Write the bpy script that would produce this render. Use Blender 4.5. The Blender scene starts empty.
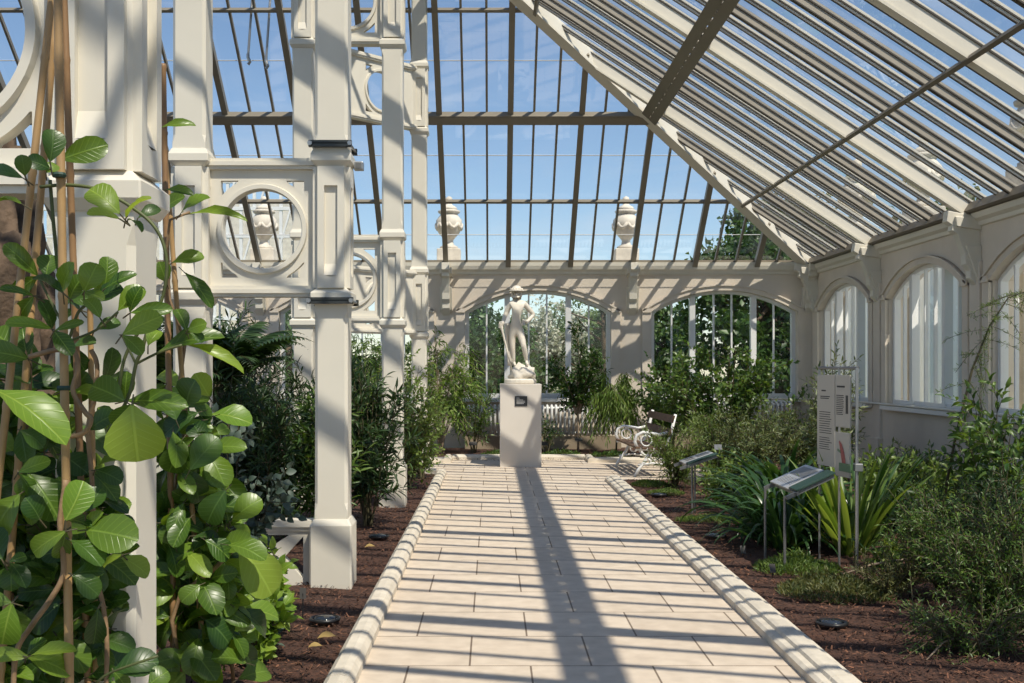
import bpy, bmesh, math, random
import numpy as np
from mathutils import Vector, Matrix, noise
R = random.Random(7)
PI = math.pi
sc = bpy.context.scene
COL = sc.collection
F = 1100.0; CX = 492.0; CY = 368.0; EYE = 1.6

def P(px, py, y):
    """a point seen at this pixel, at distance y"""
    return Vector(((px-CX)*y/F, y, EYE-(py-CY)*y/F))

# ------------------------------------------------------------------ materials
def new_mat(name):
    m = bpy.data.materials.new(name); m.use_nodes = True
    nt = m.node_tree
    for n in list(nt.nodes): nt.nodes.remove(n)
    return m, nt, nt.nodes.new('ShaderNodeOutputMaterial')

def N(nt, t, **kw):
    n = nt.nodes.new(t)
    for k, v in kw.items():
        if k.startswith('i_'):
            key = k[2:]
            key = int(key) if key.isdigit() else key.replace('_', ' ')
            n.inputs[key].default_value = v
        else: setattr(n, k, v)
    return n

def paint(name, col, rough=.45, var=.06, scale=3.0, bump=.0, metal=0, bscale=40, col2=None, detail=5):
    m, nt, out = new_mat(name)
    b = N(nt, 'ShaderNodeBsdfPrincipled'); b.inputs['Roughness'].default_value = rough; b.inputs['Metallic'].default_value = metal
    tc = N(nt, 'ShaderNodeTexCoord')
    nz = N(nt, 'ShaderNodeTexNoise'); nz.inputs['Scale'].default_value = scale; nz.inputs['Detail'].default_value = detail
    nt.links.new(tc.outputs['Object'], nz.inputs['Vector'])
    rp = N(nt, 'ShaderNodeValToRGB')
    c2 = col2 or tuple(max(0, c*(1-var*2.2)) for c in col)
    rp.color_ramp.elements[0].color = (*c2, 1); rp.color_ramp.elements[1].color = (*col, 1)
    rp.color_ramp.elements[0].position = .3; rp.color_ramp.elements[1].position = .62
    nt.links.new(nz.outputs['Fac'], rp.inputs['Fac']); nt.links.new(rp.outputs['Color'], b.inputs['Base Color'])
    if bump:
        n2 = N(nt, 'ShaderNodeTexNoise'); n2.inputs['Scale'].default_value = bscale; n2.inputs['Detail'].default_value = 6
        nt.links.new(tc.outputs['Object'], n2.inputs['Vector'])
        bp = N(nt, 'ShaderNodeBump'); bp.inputs['Strength'].default_value = bump; bp.inputs['Distance'].default_value = .02
        nt.links.new(n2.outputs['Fac'], bp.inputs['Height']); nt.links.new(bp.outputs['Normal'], b.inputs['Normal'])
    nt.links.new(b.outputs['BSDF'], out.inputs['Surface'])
    return m

def leaf_mat(name, dark, light, rough=.38, trans=.35, tcol=None, spec=.5, bias=.5, veins=False):
    m, nt, out = new_mat(name)
    g = N(nt, 'ShaderNodeNewGeometry')
    rp = N(nt, 'ShaderNodeValToRGB')
    rp.color_ramp.elements[0].color = (*dark, 1); rp.color_ramp.elements[1].color = (*light, 1)
    mid = rp.color_ramp.elements.new(bias); mid.color = (*[(a+b)/2*.9 for a, b in zip(dark, light)], 1)
    nt.links.new(g.outputs['Random Per Island'], rp.inputs['Fac'])
    if veins:
        tc = N(nt, 'ShaderNodeTexCoord'); sp = N(nt, 'ShaderNodeSeparateXYZ'); nt.links.new(tc.outputs['UV'], sp.inputs[0])
        ab = N(nt, 'ShaderNodeMath', operation='ABSOLUTE'); nt.links.new(sp.outputs['Y'], ab.inputs[0])
        rb_ = N(nt, 'ShaderNodeMapRange'); rb_.inputs['From Min'].default_value = .012; rb_.inputs['From Max'].default_value = .035; rb_.inputs['To Min'].default_value = 1; rb_.inputs['To Max'].default_value = 0
        nt.links.new(ab.outputs[0], rb_.inputs['Value'])
        c1 = N(nt, 'ShaderNodeMath', operation='MULTIPLY_ADD'); c1.inputs[1].default_value = -.55; nt.links.new(ab.outputs[0], c1.inputs[0]); nt.links.new(sp.outputs['X'], c1.inputs[2])
        c2 = N(nt, 'ShaderNodeMath', operation='MULTIPLY'); c2.inputs[1].default_value = 52; nt.links.new(c1.outputs[0], c2.inputs[0])
        c3 = N(nt, 'ShaderNodeMath', operation='SINE'); nt.links.new(c2.outputs[0], c3.inputs[0])
        c4 = N(nt, 'ShaderNodeMapRange'); c4.inputs['From Min'].default_value = .80; c4.inputs['To Max'].default_value = .45; nt.links.new(c3.outputs[0], c4.inputs['Value'])
        mxv = N(nt, 'ShaderNodeMath', operation='MAXIMUM'); nt.links.new(rb_.outputs['Result'], mxv.inputs[0]); nt.links.new(c4.outputs['Result'], mxv.inputs[1])
        cm = N(nt, 'ShaderNodeMix', data_type='RGBA'); cm.inputs['B'].default_value = (*[min(1,c*1.35+.03) for c in light], 1)
        cs = N(nt, 'ShaderNodeMath', operation='MULTIPLY'); cs.inputs[1].default_value = .5; nt.links.new(mxv.outputs[0], cs.inputs[0])
        nt.links.new(cs.outputs[0], cm.inputs['Factor']); nt.links.new(rp.outputs['Color'], cm.inputs['A'])
        bp = N(nt, 'ShaderNodeBump'); bp.invert = True; bp.inputs['Strength'].default_value = .35; bp.inputs['Distance'].default_value = .003; nt.links.new(mxv.outputs[0], bp.inputs['Height'])
    b = N(nt, 'ShaderNodeBsdfPrincipled'); b.inputs['Roughness'].default_value = rough
    b.inputs['Specular IOR Level'].default_value = spec
    csrc = cm.outputs['Result'] if veins else rp.outputs['Color']
    if veins: nt.links.new(bp.outputs['Normal'], b.inputs['Normal'])
    nt.links.new(csrc, b.inputs['Base Color'])
    t = N(nt, 'ShaderNodeBsdfTranslucent')
    mx = N(nt, 'ShaderNodeMix', data_type='RGBA', blend_type='MULTIPLY'); mx.inputs['Factor'].default_value = 1
    nt.links.new(csrc, mx.inputs['A']); mx.inputs['B'].default_value = (*(tcol or (1.9, 1.7, .7)), 1)
    nt.links.new(mx.outputs['Result'], t.inputs['Color'])
    s = N(nt, 'ShaderNodeMixShader'); s.inputs['Fac'].default_value = trans
    nt.links.new(b.outputs['BSDF'], s.inputs[1]); nt.links.new(t.outputs['BSDF'], s.inputs[2])
    nt.links.new(s.outputs['Shader'], out.inputs['Surface'])
    return m

def glass_mat(name, tint=(.97, .985, .98), refl=1.0, rough=.0, haze=0.0):
    m, nt, out = new_mat(name)
    fr = N(nt, 'ShaderNodeLayerWeight'); fr.inputs['Blend'].default_value = .5
    pw = N(nt, 'ShaderNodeMath', operation='POWER'); pw.inputs[1].default_value = 4.5
    nt.links.new(fr.outputs['Facing'], pw.inputs[0])
    ml = N(nt, 'ShaderNodeMath', operation='MULTIPLY_ADD'); ml.inputs[1].default_value = .8*refl; ml.inputs[2].default_value = .06*refl
    nt.links.new(pw.outputs['Value'], ml.inputs[0])
    t = N(nt, 'ShaderNodeBsdfTransparent'); t.inputs['Color'].default_value = (*tint, 1)
    g = N(nt, 'ShaderNodeBsdfGlossy'); g.inputs['Roughness'].default_value = rough; g.inputs['Color'].default_value = (1, 1, 1, 1)
    src = t.outputs['BSDF']
    if haze:
        d = N(nt, 'ShaderNodeBsdfTranslucent'); d.inputs['Color'].default_value = (.9, .9, .88, 1)
        tc = N(nt, 'ShaderNodeTexCoord'); nz = N(nt, 'ShaderNodeTexNoise'); nz.inputs['Scale'].default_value = 1.2; nz.inputs['Detail'].default_value = 7
        nt.links.new(tc.outputs['Object'], nz.inputs['Vector'])
        mp = N(nt, 'ShaderNodeMapRange'); mp.inputs['From Min'].default_value = .5; mp.inputs['From Max'].default_value = .75; mp.inputs['To Max'].default_value = haze
        nt.links.new(nz.outputs['Fac'], mp.inputs['Value'])
        s0 = N(nt, 'ShaderNodeMixShader'); nt.links.new(mp.outputs['Result'], s0.inputs['Fac'])
        nt.links.new(src, s0.inputs[1]); nt.links.new(d.outputs['BSDF'], s0.inputs[2]); src = s0.outputs['Shader']
    s = N(nt, 'ShaderNodeMixShader'); nt.links.new(ml.outputs['Value'], s.inputs['Fac'])
    nt.links.new(src, s.inputs[1]); nt.links.new(g.outputs['BSDF'], s.inputs[2])
    nt.links.new(s.outputs['Shader'], out.inputs['Surface'])
    return m

def fabric_mat(name, col, trans):
    m, nt, out = new_mat(name)
    d = N(nt, 'ShaderNodeBsdfDiffuse'); d.inputs['Color'].default_value = (*col, 1)
    t = N(nt, 'ShaderNodeBsdfTranslucent'); t.inputs['Color'].default_value = (*col, 1)
    s = N(nt, 'ShaderNodeMixShader'); s.inputs['Fac'].default_value = trans
    nt.links.new(d.outputs['BSDF'], s.inputs[1]); nt.links.new(t.outputs['BSDF'], s.inputs[2])
    nt.links.new(s.outputs['Shader'], out.inputs['Surface'])
    return m

def paving_mat():
    m, nt, out = new_mat('sandstone_slabs')
    b = N(nt, 'ShaderNodeBsdfPrincipled'); b.inputs['Roughness'].default_value = .8
    tc = N(nt, 'ShaderNodeTexCoord')
    br = N(nt, 'ShaderNodeTexBrick'); br.offset = .5; br.squash = 1
    br.inputs['Scale'].default_value = 1; br.inputs['Brick Width'].default_value = .655; br.inputs['Row Height'].default_value = .65
    br.inputs['Mortar Size'].default_value = .006; br.inputs['Mortar Smooth'].default_value = .2; br.inputs['Bias'].default_value = -.1
    br.inputs['Color1'].default_value = (.66, .565, .455, 1); br.inputs['Color2'].default_value = (.60, .505, .40, 1); br.inputs['Mortar'].default_value = (.20, .15, .11, 1)
    mp = N(nt, 'ShaderNodeMapping'); mp.inputs['Location'].default_value = (.12, -.06, 0)
    nt.links.new(tc.outputs['Object'], mp.inputs['Vector']); nt.links.new(mp.outputs['Vector'], br.inputs['Vector'])
    nz = N(nt, 'ShaderNodeTexNoise'); nz.inputs['Scale'].default_value = 9; nz.inputs['Detail'].default_value = 8
    nt.links.new(tc.outputs['Object'], nz.inputs['Vector'])
    rp = N(nt, 'ShaderNodeValToRGB'); rp.color_ramp.elements[0].color = (.86, .84, .82, 1); rp.color_ramp.elements[1].color = (1.04, 1.03, 1.02, 1)
    rp.color_ramp.elements[0].position = .3; rp.color_ramp.elements[1].position = .7
    nt.links.new(nz.outputs['Fac'], rp.inputs['Fac'])
    mx = N(nt, 'ShaderNodeMix', data_type='RGBA', blend_type='MULTIPLY'); mx.inputs['Factor'].default_value = 1
    nt.links.new(br.outputs['Color'], mx.inputs['A']); nt.links.new(rp.outputs['Color'], mx.inputs['B'])
    nt.links.new(mx.outputs['Result'], b.inputs['Base Color'])
    bp = N(nt, 'ShaderNodeBump'); bp.inputs['Strength'].default_value = .25; bp.inputs['Distance'].default_value = .01; bp.invert = True
    nt.links.new(br.outputs['Fac'], bp.inputs['Height']); nt.links.new(bp.outputs['Normal'], b.inputs['Normal'])
    nt.links.new(b.outputs['BSDF'], out.inputs['Surface'])
    return m

M = dict(
    cream=paint('cream_paint', (.73, .685, .585), .42, .03, 2.0),
    shaded_roofpaint=paint('shaded_roof_paint', (.27, .235, .18), .5, .04, 2.0),  # cream paint darkened to carry the shade under the back roof bars
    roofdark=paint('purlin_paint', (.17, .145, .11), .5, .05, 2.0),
    shaded_roofcream=paint('shaded_bar_paint', (.41, .365, .295), .5, .04, 2.0),  # cream with the underside shade of the right slope rafters mixed in
    seal_and_shade=paint('putty_and_shade', (.055, .045, .035), .6, .05),  # putty at the glass line, also the painted shade beneath the bars
    plaster=paint('plaster', (.72, .635, .53), .75, .05, 1.5, .05, bscale=60),
    white=paint('white_gloss', (.80, .80, .79), .35, .02),
    paving=paving_mat(),
    kerb=paint('kerb_stone', (.68, .61, .50), .8, .09, 8, .15),
    mulch=paint('mulch', (.105, .046, .028), .95, .4, 38, 1.0, bscale=90, col2=(.028, .014, .010), detail=10),
    chip=None, bamboo=paint('bamboo', (.42, .26, .11), .45, .12, 9),
    oldbamboo=paint('old_bamboo', (.30, .17, .075), .5, .12, 9),
    bark=paint('bark', (.13, .085, .05), .9, .25, 18, .8),
    stem=paint('vine_stem', (.30, .19, .10), .6, .2, 20, .2),
    greenstem=paint('green_stem', (.10, .12, .035), .55, .2, 20),
    twig=paint('twig', (.10, .085, .04), .7, .2, 20),
    palebark=paint('pale_bark', (.36, .27, .19), .8, .2, 15, .3),
    marble=paint('marble', (.76, .70, .60), .5, .06, 5, .08, bscale=30),
    plinth=paint('plinth_paint', (.70, .645, .575), .65, .03, 2),
    stone=paint('urn_stone', (.74, .68, .58), .75, .1, 5, .1),
    black=paint('black_plastic', (.018, .018, .02), .35, .05),
    steel=paint('steel', (.42, .42, .42), .35, .05, metal=.8),
    grey=paint('grey_metal', (.20, .20, .20), .4, .05, metal=.5),
    clamp=paint('clamp_steel', (.05, .055, .055), .4, .05, metal=.3),
    plaque=paint('plaque', (.02, .022, .028), .3, .02),
    ink=paint('ink', (.08, .075, .07), .95, .02),
    pale_ink=paint('pale_ink', (.45, .45, .45), .6, .02),
    board=paint('sign_board', (.52, .48, .41), .55, .02),
    silver=paint('silver_board', (.50, .50, .50), .3, .03, metal=.3),
    green=paint('green_board', (.02, .055, .04), .6, .03),
    lgreen=paint('label_green', (.13, .22, .12), .5, .03),
    red=paint('print_red', (.40, .09, .08), .5, .15, 30),
    wood=paint('bench_wood', (.15, .085, .05), .6, .2, 12),
    radiator=paint('radiator_white', (.74, .74, .72), .4, .03),
    plinthwood=paint('radiator_plinth', (.33, .26, .18), .7, .1),
    lens=paint('lens', (.03, .04, .055), .1, .02),
    rock=paint('rock', (.15, .10, .065), .9, .3, 7, 1.0, bscale=14, col2=(.03,.022,.016)),
    lawn=paint('lawn', (.10, .17, .04), .9, .2, 3, .3),
    fabric=fabric_mat('shade_fabric', (.95, .95, .94), .8),
    glass=glass_mat('roof_glass', refl=1.3, haze=.10),
    wglass=glass_mat('window_glass', refl=.6),
    L_big=leaf_mat('glossy_leaf', (.04, .10, .010), (.165, .27, .03), .32, .38, bias=.6, veins=True),
    L_dark=leaf_mat('dark_glossy_leaf', (.018, .055, .008), (.065, .135, .018), .34, .3, veins=True),
    L_lime=leaf_mat('lime_leaf', (.15, .28, .03), (.27, .38, .05), .35, .42, tcol=(1.6, 1.5, .6), veins=True),
    L_ole=leaf_mat('narrow_dark_leaf', (.015, .042, .012), (.055, .11, .03), .5, .25),
    L_mid=leaf_mat('mid_leaf', (.04, .10, .02), (.15, .24, .05), .4, .35),
    L_lite=leaf_mat('light_leaf', (.09, .16, .03), (.22, .30, .08), .4, .4, tcol=(1.6, 1.5, .7)),
    L_grey=leaf_mat('grey_leaf', (.045, .075, .055), (.10, .14, .105), .55, .2, tcol=(1.2, 1.2, .9)),
    L_olive=leaf_mat('olive_leaf', (.06, .10, .035), (.20, .24, .09), .45, .3),
    L_bam=leaf_mat('bamboo_leaf', (.10, .20, .03), (.28, .40, .08), .45, .4, tcol=(1.5, 1.4, .7)),
    L_strap=leaf_mat('strap_leaf', (.022, .065, .018), (.06, .13, .04), .3, .3),
    L_sword=leaf_mat('sword_leaf', (.10, .20, .035), (.24, .33, .08), .4, .45, tcol=(1.5, 1.4, .6)),
    L_mat=leaf_mat('moss_leaf', (.06, .12, .02), (.17, .25, .05), .5, .3),
    L_heath=leaf_mat('heath_leaf', (.05, .085, .025), (.20, .20, .07), .5, .3),
    L_tree=leaf_mat('tree_leaf', (.02, .055, .012), (.075, .15, .03), .45, .3),
    L_tree2=leaf_mat('pale_tree_leaf', (.08, .14, .04), (.25, .32, .14), .5, .35, tcol=(1.4, 1.4, .7)),
    L_bloss=leaf_mat('blossom', (.30, .34, .22), (.72, .70, .60), .6, .3, tcol=(1, 1, .8)),
    L_dry=leaf_mat('dry_leaf', (.35, .22, .06), (.5, .36, .14), .6, .2, tcol=(1, .9, .5)),
    CHIP=leaf_mat('bark_chip', (.012, .006, .004), (.25, .11, .06), .9, .0, bias=.7),
)

# ------------------------------------------------------------------ mesh builder
class MB:
    def __init__(s): s.v = []; s.f = []
    def add(s, vs, fs):
        o = len(s.v); s.v += [tuple(v) for v in vs]; s.f += [tuple(i+o for i in f) for f in fs]; return s
    def box(s, a, b):
        x0, y0, z0 = a; x1, y1, z1 = b
        return s.add([(x0,y0,z0),(x1,y0,z0),(x1,y1,z0),(x0,y1,z0),(x0,y0,z1),(x1,y0,z1),(x1,y1,z1),(x0,y1,z1)],
              [(0,3,2,1),(4,5,6,7),(0,1,5,4),(1,2,6,5),(2,3,7,6),(3,0,4,7)])
    def frustum(s, c, z0, z1, w0, w1, ch0=0, ch1=None):
        """square prism centred on c with chamfered vertical edges, half widths w0 to w1"""
        ch1 = ch0 if ch1 is None else ch1
        def ring(w, ch, z):
            if ch <= 0: pts = [(-w,-w),(w,-w),(w,w),(-w,w)]
            else: pts = [(-w+ch,-w),(w-ch,-w),(w,-w+ch),(w,w-ch),(w-ch,w),(-w+ch,w),(-w,w-ch),(-w,-w+ch)]
            return [(c[0]+x, c[1]+y, z) for x, y in pts]
        if (ch0 > 0) != (ch1 > 0): ch0 = max(ch0, 1e-4); ch1 = max(ch1, 1e-4)
        a, b = ring(w0, ch0, z0), ring(w1, ch1, z1); n = len(a)
        return s.add(a+b, [tuple(range(n))[::-1], tuple(range(n, 2*n))] + [(i, (i+1) % n, n+(i+1) % n, n+i) for i in range(n)])
    def obox(s, p0, p1, w, up0, up1, up):
        """beam from p0 to p1, width w across, from up0 to up1 along up"""
        p0, p1, up = Vector(p0), Vector(p1), Vector(up)
        d = (p1-p0).normalized(); up = (up-d*up.dot(d)).normalized(); sd = d.cross(up)*(w/2)
        vs = [p+sd*a+up*b for p in (p0, p1) for a, b in ((-1, up0), (1, up0), (1, up1), (-1, up1))]
        return s.add(vs, [(0,1,2,3),(7,6,5,4),(0,4,5,1),(1,5,6,2),(2,6,7,3),(3,7,4,0)])
    def tube(s, pts, r, n=8, caps=True):
        pts = [Vector(p) for p in pts]; k = len(pts)
        rs = list(r) if hasattr(r, '__len__') else [r]*k
        o = []; ref = None
        for i, p in enumerate(pts):
            d = (pts[min(i+1, k-1)]-pts[max(i-1, 0)])
            d = d.normalized() if d.length > 1e-9 else Vector((0,0,1))
            if ref is None: ref = d.orthogonal().normalized()
            u = (ref-d*ref.dot(d)); u = u.normalized() if u.length > 1e-6 else d.orthogonal().normalized()
            ref = u; w = d.cross(u)
            o += [p+u*(rs[i]*math.cos(2*PI*j/n))+w*(rs[i]*math.sin(2*PI*j/n)) for j in range(n)]
        f = [(i*n+j, i*n+(j+1) % n, (i+1)*n+(j+1) % n, (i+1)*n+j) for i in range(k-1) for j in range(n)]
        if caps: f += [tuple(range(n))[::-1], tuple((k-1)*n+j for j in range(n))]
        return s.add(o, f)
    def lathe(s, prof, n=24, c=(0,0,0)):
        o = []
        for r, z in prof: o += [(c[0]+r*math.cos(2*PI*j/n), c[1]+r*math.sin(2*PI*j/n), c[2]+z) for j in range(n)]
        k = len(prof)
        f = [(i*n+j, i*n+(j+1) % n, (i+1)*n+(j+1) % n, (i+1)*n+j) for i in range(k-1) for j in range(n)]
        f += [tuple(range(n))[::-1], tuple((k-1)*n+j for j in range(n))]
        return s.add(o, f)
    def prism(s, poly, mp, a, b):
        """polygon (u,v) pushed from w=a to w=b through the map mp(u,v,w)"""
        n = len(poly)
        return s.add([mp(u, v, a) for u, v in poly]+[mp(u, v, b) for u, v in poly],
              [tuple(range(n))[::-1], tuple(range(n, 2*n))]+[(i, (i+1) % n, n+(i+1) % n, n+i) for i in range(n)])
    def plate(s, outer, holes, mp, a, b):
        vs, fs = plate2d(outer, holes)
        h = (b-a)/2; c = (a+b)/2
        return s.add([mp(x, y, c+z*h) for x, y, z in vs], fs)
    def build(s, name, mat, parent=None, smooth=False, bevel=0, loc=None, fix=True):
        me = bpy.data.meshes.new(name); me.from_pydata(s.v, [], s.f)
        if fix:
            bm = bmesh.new(); bm.from_mesh(me); bmesh.ops.recalc_face_normals(bm, faces=bm.faces); bm.to_mesh(me); bm.free()
        me.materials.append(mat if not isinstance(mat, str) else M[mat])
        if smooth:
            me.polygons.foreach_set('use_smooth', [True]*len(me.polygons))
        o = bpy.data.objects.new(name, me); COL.objects.link(o)
        if parent: 
            o.parent = parent; o.matrix_parent_inverse = parent.matrix_basis.inverted()
        if bevel:
            b = o.modifiers.new('bevel', 'BEVEL'); b.width = bevel; b.segments = 2; b.limit_method = 'ANGLE'; b.angle_limit = .6
        return o

def plate2d(outer, holes):
    cu = bpy.data.curves.new('tmp', 'CURVE'); cu.dimensions = '2D'; cu.fill_mode = 'BOTH'; cu.extrude = 1
    for pl in [outer]+list(holes):
        sp = cu.splines.new('POLY'); sp.points.add(len(pl)-1); sp.use_cyclic_u = True
        for p, (x, y) in zip(sp.points, pl): p.co = (x, y, 0, 1)
    o = bpy.data.objects.new('tmp', cu); COL.objects.link(o)
    dg = bpy.context.evaluated_depsgraph_get()
    me = bpy.data.meshes.new_from_object(o.evaluated_get(dg))
    bm = bmesh.new(); bm.from_mesh(me); bmesh.ops.remove_doubles(bm, verts=bm.verts, dist=1e-5)
    vs = [tuple(v.co) for v in bm.verts]; bm.verts.index_update()
    fs = [tuple(v.index for v in f.verts) for f in bm.faces]
    bm.free(); bpy.data.meshes.remove(me); bpy.data.objects.remove(o); bpy.data.curves.remove(cu)
    return vs, fs

def tag(o, label=None, cat=None, group=None, kind=None):
    if label: o['label'] = label
    if cat: o['category'] = cat
    if group: o['group'] = group
    if kind: o['kind'] = kind
    return o
def empty(name, loc=(0,0,0), label=None, cat=None, group=None, kind=None):
    o = bpy.data.objects.new(name, None); COL.objects.link(o); o.location = loc; o.empty_display_size = .1
    return tag(o, label, cat, group, kind)
def copy_tree(o, loc, label, group=None):
    c = o.copy(); COL.objects.link(c); c.location = loc; c['label'] = label
    if group: c['group'] = group
    for ch in o.children:
        d = ch.copy(); COL.objects.link(d); d.parent = c
        for g in ch.children:
            e = g.copy(); COL.objects.link(e); e.parent = d
    return c

# ------------------------------------------------------------------ leaves
def tmpl_big(ob=1.0):
    ts = [0, .1, .28, .48, .68, .86, .96, 1]
    hw = [.03, .24, .62, .90, 1.0, .84, .52, .06] if ob else [.03, .5, .95, 1.0, .8, .45, .18, .02]
    v = []; f = []
    for t, h in zip(ts, hw):
        z = .10*math.sin(t*PI*.8)-.16*t*t
        wv = .03*math.sin(t*9)
        v += [(t, -h*.5, z+.10*h+wv), (t, 0, z), (t, h*.5, z+.10*h-wv)]
    for i in range(len(ts)-1):
        a = i*3; f += [(a, a+1, a+4, a+3), (a+1, a+2, a+5, a+4)]
    return np.array(v), f
def tmpl_small():
    v = [(0,0,0),(.5,0,.03),(.42,-.5,.10),(.42,.5,.10),(1,0,-.08)]
    return np.array(v, float), [(0,2,1),(0,1,3),(2,4,1),(1,4,3)]
def tmpl_lance():
    v = [(0,0,0),(.35,-.5,.05),(.35,0,0),(.35,.5,.05),(.72,-.36,.02),(.72,0,-.03),(.72,.36,.02),(1,0,-.12)]
    return np.array(v, float), [(0,1,2),(0,2,3),(1,4,5,2),(2,5,6,3),(4,7,5),(5,7,6)]
def tmpl_chip():
    v = [(0,-.5,0),(1,-.35,0),(1,.4,.02),(0,.5,.0)]
    return np.array(v, float), [(0,1,2,3)]
TM = dict(big=tmpl_big(1), oval=tmpl_big(0), small=tmpl_small(), lance=tmpl_lance(), chip=tmpl_chip())

class Leaves:
    def __init__(s, tm='small'): s.tm = TM[tm]; s.p = []; s.d = []; s.n = []; s.L = []; s.W = []
    def add(s, p, d, n, L, W):
        s.p.append(tuple(p)); s.d.append(tuple(d)); s.n.append(tuple(n)); s.L.append(L); s.W.append(W)
    def build(s, name, mat, parent=None):
        tv, tf = s.tm
        p = np.array(s.p); d = np.array(s.d); n = np.array(s.n); L = np.array(s.L)[:,None,None]; W = np.array(s.W)[:,None,None]
        d /= np.linalg.norm(d, axis=1)[:,None]+1e-9
        n = n-d*(n*d).sum(1)[:,None]; n /= np.linalg.norm(n, axis=1)[:,None]+1e-9
        sd = np.cross(n, d)
        k = len(tv); cnt = len(p)
        v = p[:,None,:]+d[:,None,:]*tv[None,:,0:1]*L+sd[:,None,:]*tv[None,:,1:2]*W+n[:,None,:]*tv[None,:,2:3]*L
        v = v.reshape(-1, 3)
        lens = [len(f) for f in tf]; flat = np.concatenate([np.array(f) for f in tf])
        idx = (flat[None,:]+(np.arange(cnt)*k)[:,None]).reshape(-1)
        tot = np.tile(np.array(lens), cnt); st = np.concatenate([[0], np.cumsum(tot)[:-1]])
        me = bpy.data.meshes.new(name)
        me.vertices.add(len(v)); me.vertices.foreach_set('co', v.astype(np.float32).reshape(-1))
        me.loops.add(len(idx)); me.loops.foreach_set('vertex_index', idx.astype(np.int32))
        me.polygons.add(len(tot)); me.polygons.foreach_set('loop_start', st.astype(np.int32)); me.polygons.foreach_set('loop_total', tot.astype(np.int32))
        me.polygons.foreach_set('use_smooth', [True]*len(tot))
        uv = me.uv_layers.new(name='uv'); tuv = np.tile(tv[:,:2], (cnt,1))[idx].astype(np.float32); uv.data.foreach_set('uv', tuv.reshape(-1))
        me.update(calc_edges=True); me.validate()
        me.materials.append(M[mat] if isinstance(mat, str) else mat)
        o = bpy.data.objects.new(name, me); COL.objects.link(o)
        if parent: o.parent = parent; o.matrix_parent_inverse = parent.matrix_basis.inverted()
        return o

def rv(rg): 
    while True:
        v = Vector((rg.uniform(-1,1), rg.uniform(-1,1), rg.uniform(-1,1)))
        if .05 < v.length < 1: return v.normalized()

def shrub(name, label, cat, base, h, rx, ry, nst, ntw, nlf, L, W, mat, seed, twl=.3, rise=.5, droop=0, t0=.25, tm='small',
          lean=(0,0), sr=.012, bark='twig', group=None, flat=.35, trunk=0, zmin=.03, spread=.8, up=.7):
    rg = random.Random(seed); base = Vector(base)
    root = empty(name, base, label, cat, group)
    st = MB(); lv = Leaves(tm)
    b0 = base+Vector((0,0,trunk))
    if trunk: st.tube([base-Vector((0,0,.04)), base+Vector((.01,0,trunk*.5)), b0, b0+Vector((0,0,h*.4))], [sr*1.6, sr*1.4, sr*1.2, sr*.6], 7)
    for i in range(nst):
        a = rg.uniform(0, 2*PI); rad = math.sqrt(rg.random())
        end = b0+Vector((lean[0]*h+rx*rad*math.cos(a), lean[1]*h+ry*rad*math.sin(a), h*(1-flat*rad*rad)*rg.uniform(.72,1)))
        s0 = b0+Vector((rg.uniform(-.05,.05)*rx*2, rg.uniform(-.05,.05)*ry*2, -.03 if not trunk else 0))
        mid = s0+(end-s0)*.5; mid.x = s0.x+(end.x-s0.x)*.3; mid.y = s0.y+(end.y-s0.y)*.3
        q = lambda t: s0*(1-t)**2+mid*(2*t*(1-t))+end*(t*t)
        st.tube([q(t/5) for t in range(6)], [sr*(1-.16*t) for t in range(6)], 5, caps=False)
        for j in range(ntw):
            t = t0+(1-t0)*(j+rg.random())/ntw; p = q(t)
            out = Vector((p.x-base.x, p.y-base.y, 0)); out = out.normalized() if out.length > .01 else rv(rg)
            d = (out*.55+rv(rg)*.8+Vector((0,0,rise))).normalized(); l = twl*rg.uniform(.5,1.1)
            pts = [p+d*(l*k/3)+Vector((0,0,-droop*l*(k/3)**2)) for k in range(4)]
            for pp in pts: pp.z = max(pp.z, base.z+zmin)
            st.tube(pts, [sr*.35, sr*.3, sr*.22, sr*.12], 4, caps=False)
            g = rg.uniform(0, 6)
            for m in range(nlf):
                s = (m+.6)/nlf; k = min(2, int(s*3)); fr = s*3-k
                pp = pts[k].lerp(pts[k+1], fr); td = (pts[k+1]-pts[k])
                td = td.normalized() if td.length > 1e-6 else Vector((0,0,1))
                o1 = td.orthogonal().normalized(); o2 = td.cross(o1); g += 2.4
                dr = td*.55+(o1*math.cos(g)+o2*math.sin(g))*spread+Vector((0,0,.1-droop*.8))
                if m == nlf-1: dr = td
                nn = Vector((0,-.25,up))+rv(rg)*.6
                sc_ = rg.uniform(.65,1.15)
                lv.add(pp, dr, nn, L*sc_, W*sc_)
    st.build('branches', bark, root, smooth=True, fix=False)
    lv.build('foliage', mat, root)
    return root

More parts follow.
